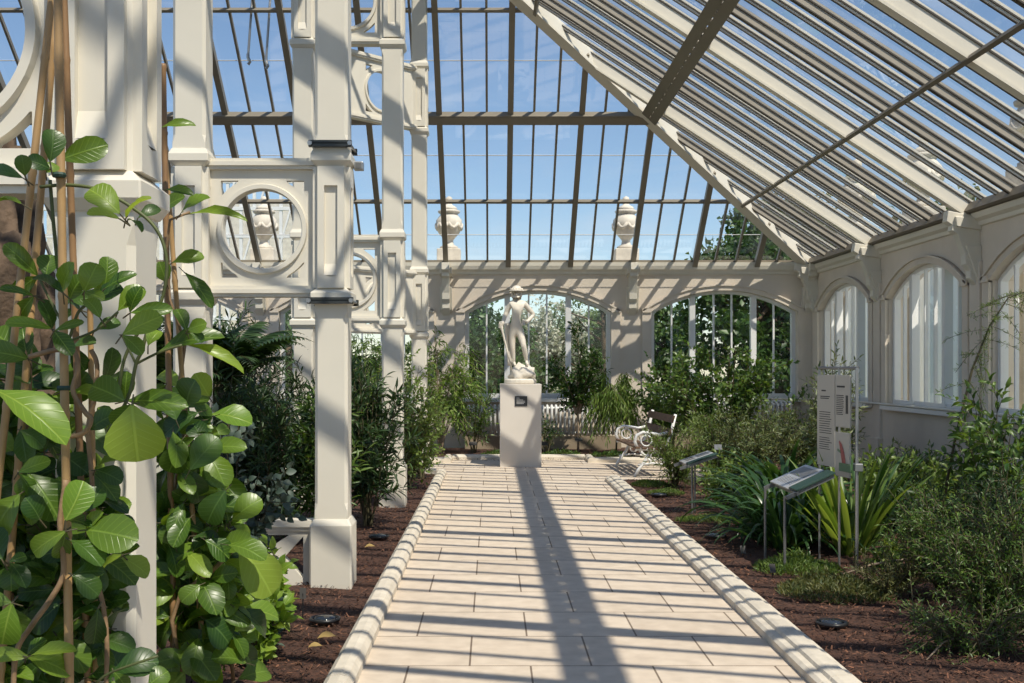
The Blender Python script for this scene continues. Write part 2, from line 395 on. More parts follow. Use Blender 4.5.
def tree(name, label, base, trunk_h, tr, crown_c, crown_r, ncl, nlf, L, mat, seed, group=None, bark='bark', W=None):
    rg = random.Random(seed); base = Vector(base); cc = Vector(crown_c); cr = Vector(crown_r)
    root = empty(name, base, label, 'tree', group)
    st = MB(); lv = Leaves('small')
    top = Vector((base.x*.4+cc.x*.6, base.y*.4+cc.y*.6, trunk_h))
    st.tube([base-Vector((0,0,.1)), base.lerp(top,.5)+Vector((.05,0,0)), top, cc+Vector((0,0,cr.z*.5))], [tr*1.2, tr, tr*.8, tr*.2], 9)
    for i in range(ncl):
        v = rv(rg)*(rg.random()**.4); c = cc+Vector((v.x*cr.x, v.y*cr.y, v.z*cr.z))
        s0 = top.lerp(cc+Vector((0,0,cr.z*.4)), rg.random()*.8)
        if i % 2 == 0: st.tube([s0, s0.lerp(c,.5)+rv(rg)*.1, c], [tr*.3, tr*.2, tr*.06], 5, caps=False)
        r = min(cr)*rg.uniform(.18,.34)
        for j in range(nlf):
            p = c+rv(rg)*(r*rg.random()**.5)
            sc_ = rg.uniform(.7,1.2)
            lv.add(p, rv(rg)+Vector((0,0,-.2)), rv(rg)*.8+Vector((0,-.2,.7)), L*sc_, (W or L*.55)*sc_)
    st.build('trunk', bark, root, smooth=True, fix=False)
    lv.build('crown', mat, root)
    return root

def strap(name, label, cat, base, n, length, width, mat, seed, el=(.5,1.3), curve=1.5, az=(0,2*PI), r0=.08, group=None, dead=0):
    rg = random.Random(seed); base = Vector(base); root = empty(name, base, label, cat, group)
    sets = {'leaf_blades': MB(), 'dry_blades': MB()}
    for i in range(n):
        mb = sets['dry_blades' if rg.random() < dead else 'leaf_blades']
        a = rg.uniform(*az); e = rg.uniform(*el); l = length*rg.uniform(.6,1.1); w = width*rg.uniform(.7,1.15)
        p = base+Vector((math.cos(a)*r0*rg.random(), math.sin(a)*r0*rg.random(), -.02))
        K = 9; cv = curve*rg.uniform(.6,1.2); vs = []; tw = rg.uniform(-.5,.5)
        for k in range(K+1):
            t = k/K; ee = e-cv*t*t
            d = Vector((math.cos(a)*math.cos(ee), math.sin(a)*math.cos(ee), math.sin(ee)))
            sd = Vector((-math.sin(a), math.cos(a), 0)); nn = d.cross(sd)*-1
            sd = (sd*math.cos(tw*t)+nn*math.sin(tw*t))
            ww = w*.5*min(1, .55+t*1.2)*(1 if t < .55 else max(.02, 1-((t-.55)/.45)**1.6))
            vs += [p-sd*ww+nn*ww*.35, p.copy(), p+sd*ww+nn*ww*.35]
            p = p+d*(l/K)
            if p.z < .02: p.z = .02
        mb.add(vs, [q for k in range(K) for q in ((k*3, k*3+1, k*3+4, k*3+3), (k*3+1, k*3+2, k*3+5, k*3+4))])
    sets['leaf_blades'].build('leaf_blades', mat, root, smooth=True, fix=False)
    if sets['dry_blades'].v: sets['dry_blades'].build('dry_blades', 'L_dry', root, smooth=True, fix=False)
    return root

def fern(name, label, base, n, length, mat, seed, trunk=0, group=None, el=(.35,1.0)):
    rg = random.Random(seed); base = Vector(base); root = empty(name, base, label, 'fern', group)
    st = MB(); lv = Leaves('lance')
    c = base+Vector((0,0,trunk))
    if trunk: st.tube([base-Vector((0,0,.03)), base+Vector((.02,.02,trunk*.5)), c], [.09,.075,.08], 9)
    for i in range(n):
        a = 2*PI*i/n+rg.uniform(-.3,.3); e = rg.uniform(*el); l = length*rg.uniform(.75,1.1)
        p = c.copy(); K = 16; pts = []
        for k in range(K+1):
            t = k/K; ee = e-1.5*t*t
            d = Vector((math.cos(a)*math.cos(ee), math.sin(a)*math.cos(ee), math.sin(ee)))
            pts.append(p.copy()); 
            if k > 1:
                sd = Vector((-math.sin(a), math.cos(a), 0)); nn = sd.cross(d)
                for s in (-1, 1):
                    for q in range(2):
                        pl = l*.24*math.sin(PI*min(1, .18+t*.85))+.02
                        lv.add(p+d*(l/K*.5*q), sd*s+d*.45-Vector((0,0,.18)), nn*-1 if nn.z < 0 else nn, pl, pl*.22)
            p = p+d*(l/K)
        st.tube(pts, [.008*(1-.05*k) for k in range(K+1)], 5, caps=False)
    st.build('stalks', 'twig', root, smooth=True, fix=False); lv.build('fronds', mat, root)
    return root

def mat_plant(name, label, c, rx, ry, h, n, L, W, mat, seed, tm='small'):
    rg = random.Random(seed); lv = Leaves(tm); c = Vector(c)
    for i in range(n):
        a = rg.uniform(0, 2*PI); r = math.sqrt(rg.random())
        bump = .6+.5*noise.noise(Vector((c.x+r*math.cos(a)*rx*6, c.y+r*math.sin(a)*ry*6, seed)))
        p = c+Vector((r*math.cos(a)*rx, r*math.sin(a)*ry, h*(1-r*r)*bump*rg.uniform(.3,1)+.01))
        lv.add(p, rv(rg)*.7+Vector((0,0,.7)), rv(rg), L*rg.uniform(.6,1.2), W*rg.uniform(.7,1.2))
    o = lv.build(name, mat)
    return tag(o, label, 'ground cover')

# ------------------------------------------------------------------ ground
WY = 21.85; WX = 6.39; EZ = 3.65; TF = .845; TR = .65
fl = MB()
def slab(x0, y0, x1, y1): fl.add([(x0,y0,0),(x1,y0,0),(x1,y1,0),(x0,y1,0)], [(0,1,2,3)])
pts = [(-.69,-4),(1.62,-4),(1.62,15.7),(3.3,15.7),(3.3,18.6),(1.62,18.6),(1.62,19.2),(-.69,19.2),(-.69,18.6),(-5,18.6),(-5,16.6),(-.69,16.6)]
fl.add([(x,y,0) for x, y in pts], [tuple(range(len(pts)))])
fl.v = [(x,y,0) for x, y, z in fl.v]
floor = fl.build('floor', 'paving', fix=False); tag(floor, 'pale sandstone slab path crossed by roof shadows', kind='structure')

def bed(name, x0, y0, x1, y1, label):
    mb = MB(); st = .12; nx = int((x1-x0)/st)+1; ny = int((y1-y0)/st)+1
    for j in range(ny+1):
        for i in range(nx+1):
            x = x0+(x1-x0)*i/nx; y = y0+(y1-y0)*j/ny
            z = .012+.022*noise.noise(Vector((x*2.1,y*2.1,1)))+.012*noise.noise(Vector((x*7,y*7,4)))
            mb.v.append((x,y,z))
    mb.f = [(j*(nx+1)+i, j*(nx+1)+i+1, (j+1)*(nx+1)+i+1, (j+1)*(nx+1)+i) for j in range(ny) for i in range(nx)]
    return tag(mb.build(name, 'mulch', smooth=True, fix=False), label, kind='structure')
bed('ground_left', -7, -1, -.78, 16.55, 'brown bark mulch bed left of the path')
bed('ground_right', 1.74, -1, 6.45, 15.6, 'brown bark mulch bed right of the path')
bed('ground_back', -7, 18.72, -.75, WY, 'mulch bed at the foot of the back wall, left')
bed('ground_back', -.75, 19.3, 1.7, WY, 'mulch bed behind the statue')
bed('ground_back', 1.7, 18.72, 6.45, WY, 'mulch bed below the back right window')
bed('ground_back', 3.35, 15.6, 6.45, 18.72, 'mulch bed behind the bench')

ch = Leaves('chip'); rg = random.Random(3)
def chips(x0, y0, x1, y1, n):
    for i in range(n):
        x = rg.uniform(x0,x1); y = y0+(y1-y0)*rg.random()**1.5
        ch.add((x,y,.022+.022*noise.noise(Vector((x*2.1,y*2.1,1)))+rg.uniform(0,.014)), (rg.uniform(-1,1),rg.uniform(-1,1),rg.uniform(-.35,.35)), (rg.uniform(-.5,.5),rg.uniform(-.5,.5),1), rg.uniform(.015,.042), rg.uniform(.004,.011))
chips(-2.6,4.5,-.84,16.5,17000); chips(1.84,4.5,4.2,15.5,19000); chips(-1.5,18.8,3.2,21.3,1500)
tag(ch.build('bark_mulch', 'CHIP'), 'shredded brown bark lying over both beds', 'mulch', kind='stuff')

def kerb_run(name, prof, p0, p1, label):
    """profile (offset from p0 to the right of travel, z)"""
    p0, p1 = Vector(p0), Vector(p1); d = (p1-p0).normalized(); sd = Vector((d.y,-d.x,0))
    mb = MB(); n = len(prof)
    L = (p1-p0).length; k = max(1, round(L/.95)); cuts = []
    for i in range(k):
        a, b = L*i/k+(.004 if i else 0), L*(i+1)/k-(.004 if i < k-1 else 0)
        cuts += [(a,1),(b,1)]
        if i < k-1: cuts += [(b+.001,.93),(b+.007,.93)]
    for a, s in cuts: mb.v += [tuple(p0+d*a+sd*u+Vector((0,0,z*s))) for u, z in prof]
    m = len(cuts)
    mb.f = [(i*n+j, i*n+(j+1) % n, (i+1)*n+(j+1) % n, (i+1)*n+j) for i in range(m-1) for j in range(n)]+[tuple(range(n)), tuple((m-1)*n+j for j in range(n))]
    return tag(mb.build(name, 'kerb'), label, kind='structure')
lp = [(0,-.02),(0,.045),(-.025,.08),(-.06,.09),(-.11,.085),(-.145,.05),(-.15,-.02)]
rp_ = [(0,-.02),(0,.04),(.02,.055),(.055,.058),(.065,.075),(.09,.082),(.155,.084),(.165,.07),(.20,.062),(.22,.04),(.22,-.02)]
kerb_run('trim_1', lp, (-.685,-2,0), (-.685,16.55,0), 'rounded stone kerb on the left of the path')
kerb_run('trim_2', rp_, (1.61,-2,0), (1.61,15.65,0), 'stepped moulded stone kerb on the right of the path')
kerb_run('trim_3', [(-u,z) for u, z in lp][::-1], (1.62,19.2,0), (-.69,19.2,0), 'stone kerb behind the statue plinth')
kerb_run('trim_4', [(-u,z) for u, z in lp][::-1], (-.80,18.6,0), (-5,18.6,0), 'stone kerb of the cross path, left')
kerb_run('trim_5', [(-u,z) for u, z in lp][::-1], (3.3,18.6,0), (1.73,18.6,0), 'stone kerb of the cross path behind the bench')
kerb_run('trim_6', lp, (-.69,18.55,0), (-.69,19.3,0), 'short kerb return left of the statue')
kerb_run('trim_7', [(-u,z) for u, z in lp][::-1], (1.62,18.55,0), (1.62,19.3,0), 'short kerb return right of the statue')
kerb_run('trim_8', lp, (-5,16.58,0), (-.84,16.58,0), 'stone kerb along the near side of the left cross path')

# ------------------------------------------------------------------ walls
def arch_z(u, a=1.43, spring=2.72, rise=.42):
    r = (a*a+rise*rise)/(2*rise)
    return spring+rise-r+math.sqrt(max(0, r*r-u*u))
def arch_poly(c, a, sill, spring, rise, n=18):
    r = (a*a+rise*rise)/(2*rise); th = math.asin(min(1, a/r)); zc = spring+rise-r
    return [(c-a,sill),(c+a,sill)]+[(c+r*math.sin(th-2*th*i/n), zc+r*math.cos(th-2*th*i/n)) for i in range(n+1)]
mback = lambda u, v, w: (u, WY+w, v)
mright = lambda u, v, w: (WX+w, u, v)
BW = 3.69
bwins = [.914, 4.61, .914-BW, .914-2*BW]
rwins = [20.0-BW*i for i in range(7)]

def wall(name, u0, u1, wins, mp, piers, label):
    root = empty(name, (0,0,0), label, kind='structure')
    mb = MB(); mb.plate([(u0,-.1),(u1,-.1),(u1,EZ),(u0,EZ)], [arch_poly(c,1.45,1.0,2.72,.42) for c in wins], mp, 0, .32)
    mb.build('wall_face', 'plaster', root)
    cn = MB()
    cn.prism([(0,EZ-.20),(-.04,EZ-.19),(-.05,EZ-.14),(-.10,EZ-.10),(-.12,EZ-.03),(-.12,EZ+.04),(0.1,EZ+.04),(.1,EZ-.2)], lambda a, b, w: mp(w, b, a), u0, u1-.02)
    cn.build('cornice', 'cream', root)
    for c in wins:
        hm = MB()
        r0 = arch_poly(c,1.45,1.0,2.72,.42,24)[2:]; r1 = arch_poly(c,1.64,1.0,2.74,.52,24)[2:]; r2 = arch_poly(c,1.60,1.0,2.73,.50,24)[2:]
        hm.prism(r0+r1[::-1], mp, -.045, .01)
        hm.prism(r2+r1[::-1], mp, -.075, .0)
        hm.build('arch_moulding', 'plaster', root)
        for s in (-1, 1):
            j = MB(); lo, hi = sorted((c+s*1.45, c+s*1.63)); j.prism([(lo,.95),(hi,.95),(hi,2.74),(lo,2.74)], mp, -.045, .01)
            j.prism([(lo,2.70),(hi,2.70),(hi,2.78),(lo,2.78)], mp, -.075, .01)
            j.build('jamb_moulding', 'plaster', root)
    for u in piers:
        pl = MB(); pl.prism([(u-.15,0),(u+.15,0),(u+.15,3.0),(u-.15,3.0)], mp, -.05, .01)
        pl.prism([(u-.19,0),(u+.19,0),(u+.19,.45),(u-.19,.45)], mp, -.09, .01)
        if name == 'wall_right' or u > 5: pl.build('pilaster', 'plaster', root, bevel=.01)
        bk = MB()
        prof = [(0,3.58),(-.42,3.66),(-.44,3.52),(-.36,3.47),(-.37,3.40),(-.30,3.36),(-.25,3.24),(-.20,3.08),(-.19,2.96),(-.13,2.88),(-.13,2.78),(-.06,2.70),(0,2.64)]
        bk.prism(prof, lambda a, b, w: mp(w, b, a), u-.075, u+.075)
        bk.prism([(0,3.2),(-.20,3.2),(-.15,3.05),(-.10,2.9),(-.05,2.75),(0,2.7)], lambda a, b, w: mp(w, b, a), u-.12, u+.12)
        bk.prism([(0,3.56),(-.34,3.58),(-.32,3.45),(0,3.40)], lambda a, b, w: mp(w, b, a), u-.12, u+.12)
        bk.build('bracket', 'cream', root, bevel=.008)
    return root
wall('wall_back', -10.5, WX+.32, bwins, mback, [2.78, 2.78-BW, 2.78-2*BW, WX-.12], 'cream plastered back wall with arched windows')
wall('wall_right', -5, WY, rwins, mright, [21.85-.2-BW*0]+[21.85-BW*i for i in range(1,7)], 'cream plastered right wall with arched windows')

def window(name, c, mp, depth, label, frame='white'):
    root = empty(name, mp(c,1.0,0), label, kind='structure')
    fr = MB(); fr.plate(arch_poly(c,1.47,.98,2.72,.44), [arch_poly(c,1.37,1.09,2.70,.38)], mp, depth, depth+.10)
    fr.build('frame', frame, root)
    for u in (-.61, .61):
        m = MB(); z = arch_z(u)-.03; m.prism([(c+u-.055,1.05),(c+u+.055,1.05),(c+u+.055,z),(c+u-.055,z)], mp, depth-.03, depth+.09)
        m.build('mullion', frame, root)
    for u in (-1.02,-.18,.18,1.02):
        m = MB(); z = arch_z(u)-.03; m.prism([(c+u-.016,1.05),(c+u+.016,1.05),(c+u+.016,z),(c+u-.016,z)], mp, depth+.01, depth+.06)
        m.build('glazing_bar', frame, root)
    g = MB(); pl = arch_poly(c,1.40,1.03,2.71,.40); g.add([mp(u,v,depth+.05) for u, v in pl], [tuple(range(len(pl)))])
    g.build('glass', 'wglass', root, fix=False)
    s = MB(); s.prism([(c-1.5,.93),(c+1.5,.93),(c+1.5,1.0),(c-1.5,1.0)], mp, -.12, .2); s.build('sill', frame, root, bevel=.008)
    return root
for i, c in enumerate(bwins): window(f'window_{i+1}', c, mback, .12, 'arched white three light window of the back wall')
for i, c in enumerate(rwins): window(f'window_{i+5}', c, mright, .08, 'arched white three light window of the right wall')

# ------------------------------------------------------------------ roof
nR = Vector((TR,0,1)).normalized(); nB = Vector((0,TF,1)).normalized()
XT = -5.0; ZT = EZ+(WX-XT)*TR; YH = WY-(ZT-EZ)/TF
def hipx(y): return WX-(WY-y)*TF/TR
def RZ(x): return EZ+(WX-x)*TR
def BZ(y): return EZ+(WY-y)*TF
def hipy(x): return WY-(WX-x)*TR/TF
rr = empty('ceiling_right', (0,0,0), 'glazed roof slope rising over the right hand bed', kind='structure')
rb = empty('ceiling_back', (0,0,0), 'glazed roof slope rising from the back wall', kind='structure')
g = MB(); g.add([(WX,-6,EZ+.06),(WX,WY,EZ+.06),(XT,YH,ZT+.06),(XT,-6,ZT+.06)], [(0,1,2,3)]); g.build('roof_glass', 'glass', rr, fix=False)
g = MB(); g.add([(WX,WY,EZ+.06),(-10.5,WY,EZ+.06),(-10.5,YH,ZT+.06),(XT,YH,ZT+.06)], [(0,1,2,3)]); g.build('roof_glass', 'glass', rb, fix=False)
S3 = BW/3
k = 0
y = WY-S3/3
while y > -5.5:
    k += 1
    xt = max(XT, hipx(y)); p0 = (WX-.02, y, EZ+.05); p1 = (xt, y, RZ(xt)+.05)
    p0 = (WX+.04, y, RZ(WX+.04)+.05)
    mb = MB(); sl = MB()
    if k % 9 == 0:
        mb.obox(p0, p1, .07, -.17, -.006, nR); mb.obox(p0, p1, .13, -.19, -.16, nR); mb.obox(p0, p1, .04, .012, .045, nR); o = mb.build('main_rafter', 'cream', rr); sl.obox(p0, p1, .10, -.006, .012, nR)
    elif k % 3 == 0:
        mb.obox(p0, p1, .042, -.08, -.004, nR); mb.obox(p0, p1, .03, .01, .045, nR); o = mb.build('rafter', 'shaded_roofcream', rr); sl.obox(p0, p1, .07, -.005, .011, nR); sl.obox(p0, p1, .065, -.094, -.08, nR)  # lower dark strip stands for the shade under the rafter
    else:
        mb.obox(p0, p1, .026, -.03, -.004, nR); mb.obox(p0, p1, .026, .008, .040, nR); o = mb.build('glazing_bar', 'cream', rr); sl.obox(p0, p1, .05, -.006, .009, nR); sl.obox(p0, p1, .03, -.04, -.03, nR)  # lower dark strip paints in the bar's shaded underside
    sl.build('seal_and_shade', 'seal_and_shade', o)
    y -= S3/3
x = 2.78+BW-S3/3; k = 0
xs = []
x0 = 2.78
for i in range(-33, 9): xs.append((x0+i*S3/3, i))
for x, i in xs:
    if x > WX-.1 or x < -10.4: continue
    yt = YH if x < XT else hipy(x)
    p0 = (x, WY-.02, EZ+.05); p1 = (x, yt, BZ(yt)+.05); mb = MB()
    if i % 3 == 0: mb.obox(p0, p1, .07, -.13, .03, nB); mb.obox(p0, p1, .10, -.145, -.12, nB); mb.build('rafter', 'shaded_roofpaint', rb)
    else: mb.obox(p0, p1, .038, -.05, .02, nB); mb.build('glazing_bar', 'shaded_roofpaint', rb)
hz = Vector((TR/1,TF,2)).normalized()
mb = MB(); mb.obox((WX+.03,WY+.03,EZ+.02), (XT,YH,ZT+.02), .12, -.2, .05, hz); mb.obox((WX+.03,WY+.03,EZ+.02), (XT,YH,ZT+.02), .20, -.23, -.19, hz); mb.build('hip_rafter', 'cream', rr)
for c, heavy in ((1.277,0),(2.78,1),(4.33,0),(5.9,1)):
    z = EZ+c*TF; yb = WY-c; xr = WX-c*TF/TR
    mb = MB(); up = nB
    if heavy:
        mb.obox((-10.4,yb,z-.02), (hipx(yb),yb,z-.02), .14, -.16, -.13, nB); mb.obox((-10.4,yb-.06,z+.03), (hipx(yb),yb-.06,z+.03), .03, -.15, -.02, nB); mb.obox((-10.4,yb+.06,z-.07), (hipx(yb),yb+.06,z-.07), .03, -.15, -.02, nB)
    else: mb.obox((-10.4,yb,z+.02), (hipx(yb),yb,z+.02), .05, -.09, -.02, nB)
    mb.build('purlin', 'shaded_roofpaint', rb)
    mb = MB()
    if heavy:
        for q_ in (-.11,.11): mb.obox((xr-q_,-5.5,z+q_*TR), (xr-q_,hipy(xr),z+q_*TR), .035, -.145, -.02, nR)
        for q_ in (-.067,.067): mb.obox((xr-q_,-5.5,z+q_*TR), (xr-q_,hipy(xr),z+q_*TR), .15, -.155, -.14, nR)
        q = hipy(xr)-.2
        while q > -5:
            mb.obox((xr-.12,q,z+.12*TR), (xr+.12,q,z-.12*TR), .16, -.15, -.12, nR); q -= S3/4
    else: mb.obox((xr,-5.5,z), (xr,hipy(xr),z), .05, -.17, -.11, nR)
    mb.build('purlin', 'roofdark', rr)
for c in (.55,2.03,3.55):
    z = EZ+c*TF+.065; yb = WY-c; mb = MB(); mb.obox((-10.4,yb,z), (hipx(yb),yb,z), .014, -.004, .004, nB); mb.build('lap_line', 'white', rb)
mb = MB(); mb.box((-10.4,WY-.06,EZ+.0),(WX-.05,WY+.06,EZ+.09)); mb.build('eaves_plate', 'shaded_roofpaint', rb)
mb = MB(); mb.box((WX-.13,-5.4,EZ-.03),(WX+.06,WY-.07,EZ+.035)); mb.obox((WX-.10,-5.4,EZ+.05+.10*TR),(WX-.10,WY-.1,EZ+.05+.10*TR),.05,-.15,-.01,nR); mb.build('eaves_plate', 'roofdark', rr)

# vent opening rods
for px, lab in ((254,'left of two thin steel vent rods hanging under the back roof'),(272,'right of two thin steel vent rods hanging under the back roof')):
    yv = 17.6; t = P(px,-28,yv); b = P(px-6,57 if px < 260 else 61,yv)
    root = empty('vent_rod', t, lab, 'rod', 'vent rods')
    mb = MB(); mb.tube([t,b], .02, 8); mb.build('rod', 'steel', root)
    mb = MB(); mb.tube([b+Vector((0,0,.05)), b, b+Vector((.03,0,-.08)), b+Vector((.0,0,-.12))], .026, 8); mb.build('hook', 'steel', root)

# ------------------------------------------------------------------ columns and ring panels
def column(c, label, top=None, group='cream iron columns'):
    x, y = c; top = top or RZ(x)-.28
    root = empty('iron_column', (x,y,0), label, 'column', group)
    mb = MB(); mb.frustum(c,-.05,.46,.152,.152,.012); mb.frustum(c,.46,.505,.152,.126,.012); mb.build('plinth', 'cream', root)
    def shaft(z0, z1, w=.119):
        m = MB(); m.frustum(c,z0,z0+.06,w,w,0,.002); m.frustum(c,z0+.06,z0+.12,w,w,.002,.022); m.frustum(c,z0+.12,z1-.12,w,w,.022); m.frustum(c,z1-.12,z1-.06,w,w,.022,.002); m.frustum(c,z1-.06,z1,w,w,.002)
        m.build('shaft', 'cream', root)
    def block(z0, z1, w=.108):
        m = MB(); m.frustum(c,z0,z0+.035,.125,.148,.006); m.frustum(c,z0+.035,z0+.085,.148,.148,.006); m.frustum(c,z0+.085,z0+.12,.148,w,.006,.012)
        m.frustum(c,z0+.12,z1-.11,w,w,.012); m.frustum(c,z1-.11,z1-.07,w,.145,.012,.006); m.frustum(c,z1-.07,z1-.02,.145,.145,.006); m.frustum(c,z1-.02,z1+.02,.145,.126,.006)
        m.build('block', 'cream', root)
        for ang in range(4):           # raised strips that frame a sunk pointed panel on every face
            m = MB(); rot = Matrix.Rotation(ang*PI/2,3,'Z')
            a, b = z0+.20, z1-.20; hw = .048
            def mp(u, v, q):
                p = rot@Vector((u,-w-q,0)); return (x+p.x, y+p.y, v)
            o = [(-w+.012,z0+.12),(w-.012,z0+.12),(w-.012,z1-.11),(-w+.012,z1-.11)]
            m.plate(o, [[(-hw,a+.01),(0,a-.0),(hw,a+.01),(hw,b-.05),(-hw,b-.05)]], mp, 0, .028)
            m.add([mp(-hw,a+.01,.026),mp(hw,a+.01,.026),mp(0,a+.095,.0005),mp(-hw,a+.095,.0005),mp(hw,a+.095,.0005)], [(0,1,2),(0,2,3),(1,4,2)])
            m.build('face_panel', 'cream', root)
    shaft(.50,2.08); block(2.06,3.17); shaft(3.17,5.29); block(5.27,6.40); shaft(6.40,top)
    return root

def ring_plate(mb, half, mp, z0=2.13, z1=3.13, rc=.293, zc=2.616, th=.06):
    def circ(r, n=44): return [(r*math.cos(2*PI*i/n), zc+r*math.sin(2*PI*i/n)) for i in range(n)]
    holes = [circ(rc)]
    sx, sz, r = .305, .355, .385
    for a in (-1,1):
        for b in (-1,1):
            # corner triangle with a curved long side
            t0 = math.acos(min(1,(sx)/r)) ; t1 = math.asin(min(1,(sz-.005)/r))
            a0 = math.acos(sx/r)+.03; 
            arc = [(r*math.cos(t), r*math.sin(t)) for t in np.linspace(a0, PI/2-math.acos((sz-.012)/r)-.0, 9)]
            arc = [(min(u,sx), min(v,sz)) for u, v in arc]
            tri = [(sx,sz)]+[(arc[-1][0],sz)]+arc[::-1][1:]+[(sx,arc[0][1])]
            holes.append([(a*u, zc+b*v) for u, v in tri])
    mb.plate([(-half,z0+.06),(half,z0+.06),(half,z1-.06),(-half,z1-.06)], holes, mp, -th/2, th/2)
    n = 48
    return n

def ring_panel(pa, pb, z_off, label, group='ring pierced panels'):
    pa, pb = Vector((*pa,0)), Vector((*pb,0)); mid = (pa+pb)/2; d = (pb-pa); half = d.length/2-.115; d.normalize(); nn = Vector((d.y,-d.x,0))
    def mp(u, v, w): 
        q = mid+d*u+nn*w; return (q.x,q.y,v+z_off)
    root = empty('ring_panel', (mid.x,mid.y,2.13+z_off), label, 'panel', group)
    mb = MB(); ring_plate(mb, half, mp); mb.build('pierced_plate', 'cream', root)
    mb = MB(); n = 56
    prof = [(.288,-.04),(.295,-.055),(.325,-.055),(.335,-.02),(.335,.02),(.325,.055),(.295,.055),(.288,.04)]
    for i in range(n):
        t = 2*PI*i/n; mb.v += [mp(r*math.cos(t), 2.616+r*math.sin(t), w) for r, w in prof]
    k = len(prof); mb.f = [(i*k+j, i*k+(j+1) % k, ((i+1) % n)*k+(j+1) % k, ((i+1) % n)*k+j) for i in range(n) for j in range(k)]
    mb.build('ring', 'cream', root, smooth=False)
    for z0, z1, nm in ((2.12,2.20,'lower_rail'),(3.05,3.13,'upper_rail')):
        mb = MB(); mb.prism([(-half,z0),(half,z0),(half,z1),(-half,z1)], mp, -.065, .065); mb.prism([(-half,z0+.025),(half,z0+.025),(half,z1-.025),(-half,z1-.025)], mp, -.08, .08); mb.build(nm, 'cream', root)
    return root
XA, XB = -1.165, -2.195
XAS = [-1.168,-1.165,-1.145]; XBS = [-2.21,-2.195,-2.17]
CYs = [3.34, 8.08, 12.72]
names = ['nearest', 'second nearest', 'third nearest']
for i, y in enumerate(CYs):
    XA, XB = XAS[i], XBS[i]
    column((XA,y), ['cream square column nearest the camera, behind the big leaved climber','tall cream column with two black clamps beside the path','cream column beside the path, behind the clamped column'][i])
    column((XB,y), ['cream column beyond the left edge that carries the cut ring panel','cream column left of the ring panel, behind the second climber','cream column seen between ring panel and clamped column'][i])
    ring_panel((XB,y),(XA,y),0, ['pierced ring panel cut by the top left corner','complete pierced ring panel framing a stone urn','lower ring panel half hidden behind the clamped column'][i])
    ring_panel((XB,y),(XA,y),3.21, ['upper ring panel over the nearest column pair','upper ring panel above the clamped column','upper ring panel cut by the top edge behind the clamped column'][i])
XA, XB = -1.165, -2.195
A3 = (-1.145,17.36); B3 = (-2.27,16.24)
column(A3, 'slim cream column farthest along the path', top=BZ(17.36)+.02); column(B3, 'cream column hidden behind the clamped column at the far corner', top=BZ(17.36)-.3)
ring_panel(B3,A3,0,'lower slanting ring panel at the farthest column'); ring_panel(B3,A3,3.21,'upper slanting ring panel joining the farthest column')

# low panel at the foot of the second pair
root = empty('pierced_screen', ((XA+XB)/2,8.08,0), 'low cream panel with triangular openings at the foot of the clamped column', 'panel')
mb = MB(); mpl = lambda u, v, w: ((XA+XB)/2+u, 8.08+w, v)
mb.plate([(-.38,-.03),(.38,-.03),(.38,.44),(-.38,.44)], [[(.30,.06),(.30,.37),(.16,.215)],[(-.30,.06),(-.16,.215),(-.30,.37)],[(-.20,.38),(.20,.38),(0,.25)],[(-.20,.05),(0,.17),(.20,.05)]], mpl, -.04, .04); mb.build('pierced_plate', 'cream', root)
mb = MB(); mb.prism([(-.39,.44),(.39,.44),(.39,.49),(-.39,.49)], mpl, -.07, .07); mb.prism([(-.39,.41),(.39,.41),(.39,.45),(-.39,.45)], mpl, -.055, .055); mb.build('top_rail', 'cream', root)

# black clamps on the second column
for z, w, lab in ((2.085,.165,'lower black steel clamp bar across the column'),(3.215,.155,'upper black steel clamp bar across the column')):
    root = empty('steel_clamp', (XA,8.08,z), lab, 'clamp', 'column clamps')
    for s, nm in ((-1,'bar'),(1,'bar')):
        mb = MB(); yy = 8.08+s*.158; mb.box((XA-w,yy-.02,z-.022),(XA+w,yy+.02,z-.004)); mb.box((XA-w,yy-.02,z+.006),(XA+w,yy+.02,z+.024)); mb.box((XA-w,yy-.008,z-.01),(XA+w,yy+.008,z+.01)); mb.build(nm, 'clamp', root)
    for s in (-1,1):
        mb = MB(); mb.tube([(XA+s*(w-.012),7.90,z),(XA+s*(w-.012),8.26,z)], .009, 8); mb.tube([(XA+s*(w-.012),7.885,z),(XA+s*(w-.012),7.905,z)], .018, 6); mb.build('tie_bolt', 'steel', root)
root = empty('cable_box', (XA+.19,8.2,3.10), 'small grey junction box on the clamped column', 'box')
mb = MB(); mb.box((XA+.14,8.14,3.07),(XA+.21,8.22,3.13)); mb.build('case', 'steel', root, bevel=.006)
mb = MB(); mb.box((XA+.155,8.132,3.08),(XA+.195,8.142,3.12)); mb.build('cover', 'grey', root)

# ------------------------------------------------------------------ statue
PXc, PYc = .465, 18.115
root = empty('plinth', (PXc,PYc,0), 'tall plain cream plinth with a black plaque under the statue', 'plinth')
mb = MB(); mb.box((PXc-.335,PYc-.335,-.02),(PXc+.335,PYc+.335,1.34)); mb.build('body', 'plinth', root, bevel=.006)
pq = MB(); pq.box((PXc-.095,PYc-.347,.985),(PXc+.105,PYc-.334,1.145)); pq = pq.build('plaque', 'plaque', root)
tx = MB(); rg = random.Random(5)
for i, (z, l) in enumerate(((1.115,.05),(1.085,.11),(1.065,.14),(1.045,.14),(1.025,.12))): tx.box((PXc-.07,PYc-.349,z-.005),(PXc-.07+l,PYc-.3465,z+.004))
tx = tx.build('lettering', 'pale_ink', pq); 

